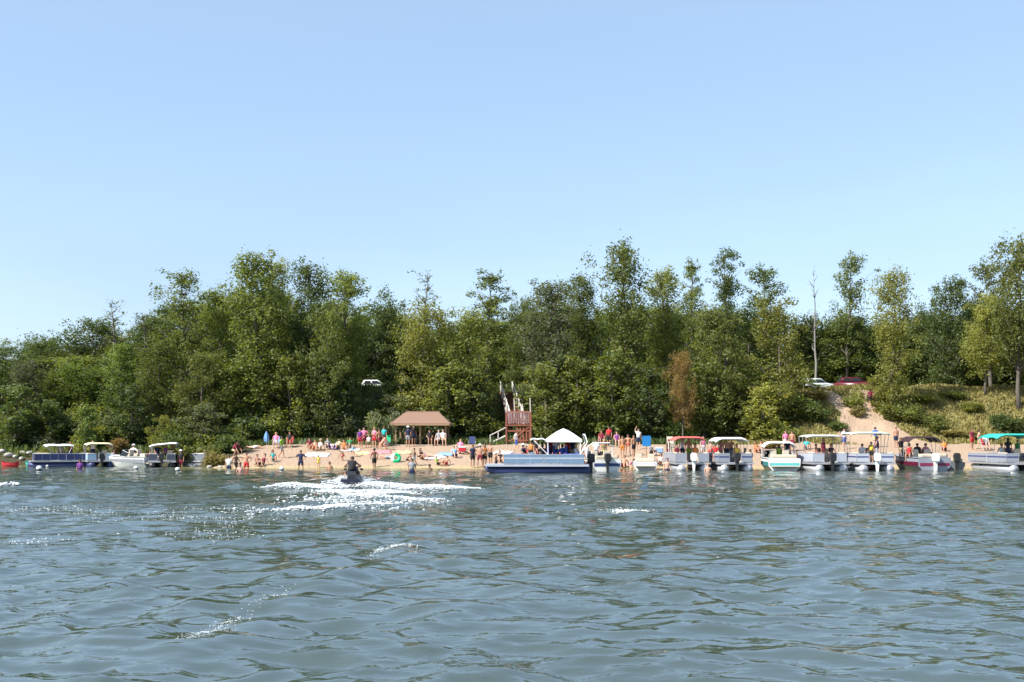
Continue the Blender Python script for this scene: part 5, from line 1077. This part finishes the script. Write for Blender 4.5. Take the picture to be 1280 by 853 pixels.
B(1120, 560, 'stand', 'person in dark trunks standing on the sand behind the black topped motorboat', R(10), 'tan', None, 'shorts:navy')
B(1215, 562, 'stand', 'person in maroon shirt standing on the sand left of the teal canopy', R(30), 'tan', 'shirt:maroon', 'shorts:red')
B(1224, 564, 'walk', 'bare chested person in pale shorts walking left of the teal canopy', R(70), 'fair', None, 'shorts:tan')
W_(1227, 587, 'stand', 'dark haired child standing in the shallows left of the teal canopied pontoon', R(20), 'brown', None, 'shorts:black', s=.75, sink=.2)
B(1232, 563, 'sit_chair', 'person in white shirt on the red folding chair near the right edge', 0, 'fair', 'shirt:white', 'shorts:navy')
B(1094, 560, 'walk', 'person in blue shirt walking up the sand toward the path', PI+R(10), 'fair', 'shirt:blue', 'shorts:tan')
B(1088, 509, 'walk', 'person in maroon shirt climbing the narrow right fork of the path', PI, 'tan', 'shirt:maroon', 'shorts:black')
# left boats
ab(76, 89.0, dz, 'sit_chair', 'person in tan shirt sitting under the flat white canopy at left', R(30), 'tan', 'shirt:tan', 'shorts:black')
ab(88, 89.8, dz, 'stand', 'person in orange top standing under the flat white canopy at left', R(-20), 'tan', 'tank:orange', 'shorts:navy', 'brown', True, s=.9)
ab(116, 90.0, dz, 'stand', 'person in white shirt standing under the cream canopy', R(20), 'fair', 'shirt:white', 'shorts:navy', s=.95)
W_(131, 582, 'carry', 'person in white trunks standing right of the cream canopied pontoon', R(-30), 'tan', 'shirt:black', 'shorts:white', sink=.4)
W_(143, 582, 'stand', 'person in maroon shirt standing left of the white speedboat', R(30), 'tan', 'shirt:maroon', 'shorts:black', sink=.4)
ab(167, 89.6, .5, 'sit_chair', 'person in big white sun hat sitting in the white speedboat', R(10), 'tan', 'shirt:white', 'shorts:grey', hat='white', s=1.0)
ab(197, 89.2, dz, 'sit_chair', 'person in navy shirt sitting left under the tilted white canopy', R(20), 'tan', 'shirt:navy', 'shorts:navy')
ab(207, 89.0, dz, 'sit_chair', 'person in purple top sitting in the middle under the tilted white canopy', R(-20), 'tan', 'tank:purple', 'shorts:black', 'dark', True)
ab(216, 89.5, dz, 'stand', 'person in maroon trunks standing right under the tilted white canopy', R(-40), 'tan', None, 'shorts:maroon', s=.9)
W_(226, 584, 'stand', 'person in white cap and black shirt wading right of the tilted white canopy', R(-10), 'tan', 'shirt:black', 'shorts:maroon', hat='white', sink=.4)
W_(188, 584, 'stand', 'person in maroon shirt wading left of the tilted white canopy', R(30), 'tan', 'shirt:maroon', 'shorts:white', sink=.4)

B(568, 572, 'sit_ground', 'person in sky blue shirt sitting alone right of the pavilion towels', R(20), 'fair', 'shirt:sky', 'shorts:navy')
B(575, 563, 'sit_ground', 'person in pink shirt sitting beside the red cooler', R(-20), 'fair', 'shirt:pink', 'shorts:white', 'blond', True)
B(584, 568, 'lie', 'person in black swimsuit lying right of the red cooler', R(70), 'tan', 'tank:black', 'briefs:black', 'dark', True)
B(440, 571, 'crouch', 'child in sky blue shirt crouching behind the jet ski rider on the sand', R(40), 'fair', 'shirt:sky', 'shorts:navy', 'blond', s=.7)
B(352, 573, 'walk', 'person in lime shirt walking across the sand left of the navy shirted wader', R(85), 'tan', 'shirt:lime', 'shorts:grey')
B(341, 577, 'sit_ground', 'person in teal swimsuit sitting on the sand near the left end', R(20), 'tan', 'tank:teal', 'briefs:teal', 'brown', True)
B(430, 576, 'crouch', 'child in red trunks digging in the sand just left of the jet ski rider', R(-60), 'tan', None, 'shorts:red', s=.65)
B(484, 574, 'lie', 'person in sky blue swimsuit lying left of the green inflatable tube', R(-75), 'fair', 'tank:sky', 'briefs:sky', 'blond', True)
B(700, 572, 'lie', 'person in yellow swimsuit lying on the coral towel behind the peaked canopy', R(80), 'tan', 'tank:yellow', 'briefs:yellow', 'brown', True)
B(814, 569, 'sit_ground', 'person in grey shirt sitting right of the blue sign', R(30), 'fair', 'shirt:grey', 'shorts:black')
B(1008, 562, 'sit_ground', 'person in teal shirt sitting on the sand left behind the thin grey canopy', R(-20), 'tan', 'shirt:teal', 'shorts:grey')
B(1055, 562, 'stand', 'person in white shirt standing on the sand between grey and pale green canopies', R(30), 'fair', 'shirt:white', 'shorts:blue')
B(1180, 564, 'sit_ground', 'person in orange shirt sitting alone on the sand behind the grey fishing boat', R(-10), 'tan', 'shirt:orange', 'shorts:navy')
ab(655, 73.5, dz, 'sit_chair', 'person in white cap and navy shirt sitting near the bow rail of the long pontoon', R(60), 'tan', 'shirt:navy', 'shorts:grey', hat='white')
ab(664, 73.9, dz, 'stand', 'person in orange tank top standing near the bow rail of the long pontoon', R(-30), 'tan', 'tank:orange', 'shorts:black', 'brown', True, s=.9)
ab(678, 72.9, dz, 'sit_chair', 'person with dark back turned sitting midships in the long pontoon', PI, 'brown', 'shirt:black', 'shorts:black')
ab(716, 73.6, dz, 'stand', 'person in navy shirt standing at the stern post of the peaked canopy', R(-40), 'tan', 'shirt:navy', 'shorts:tan')
ab(721, 73.0, dz, 'sit_chair', 'person in white top sitting at the stern of the long pontoon', R(120), 'fair', 'tank:white', 'shorts:sky', 'blond', True)
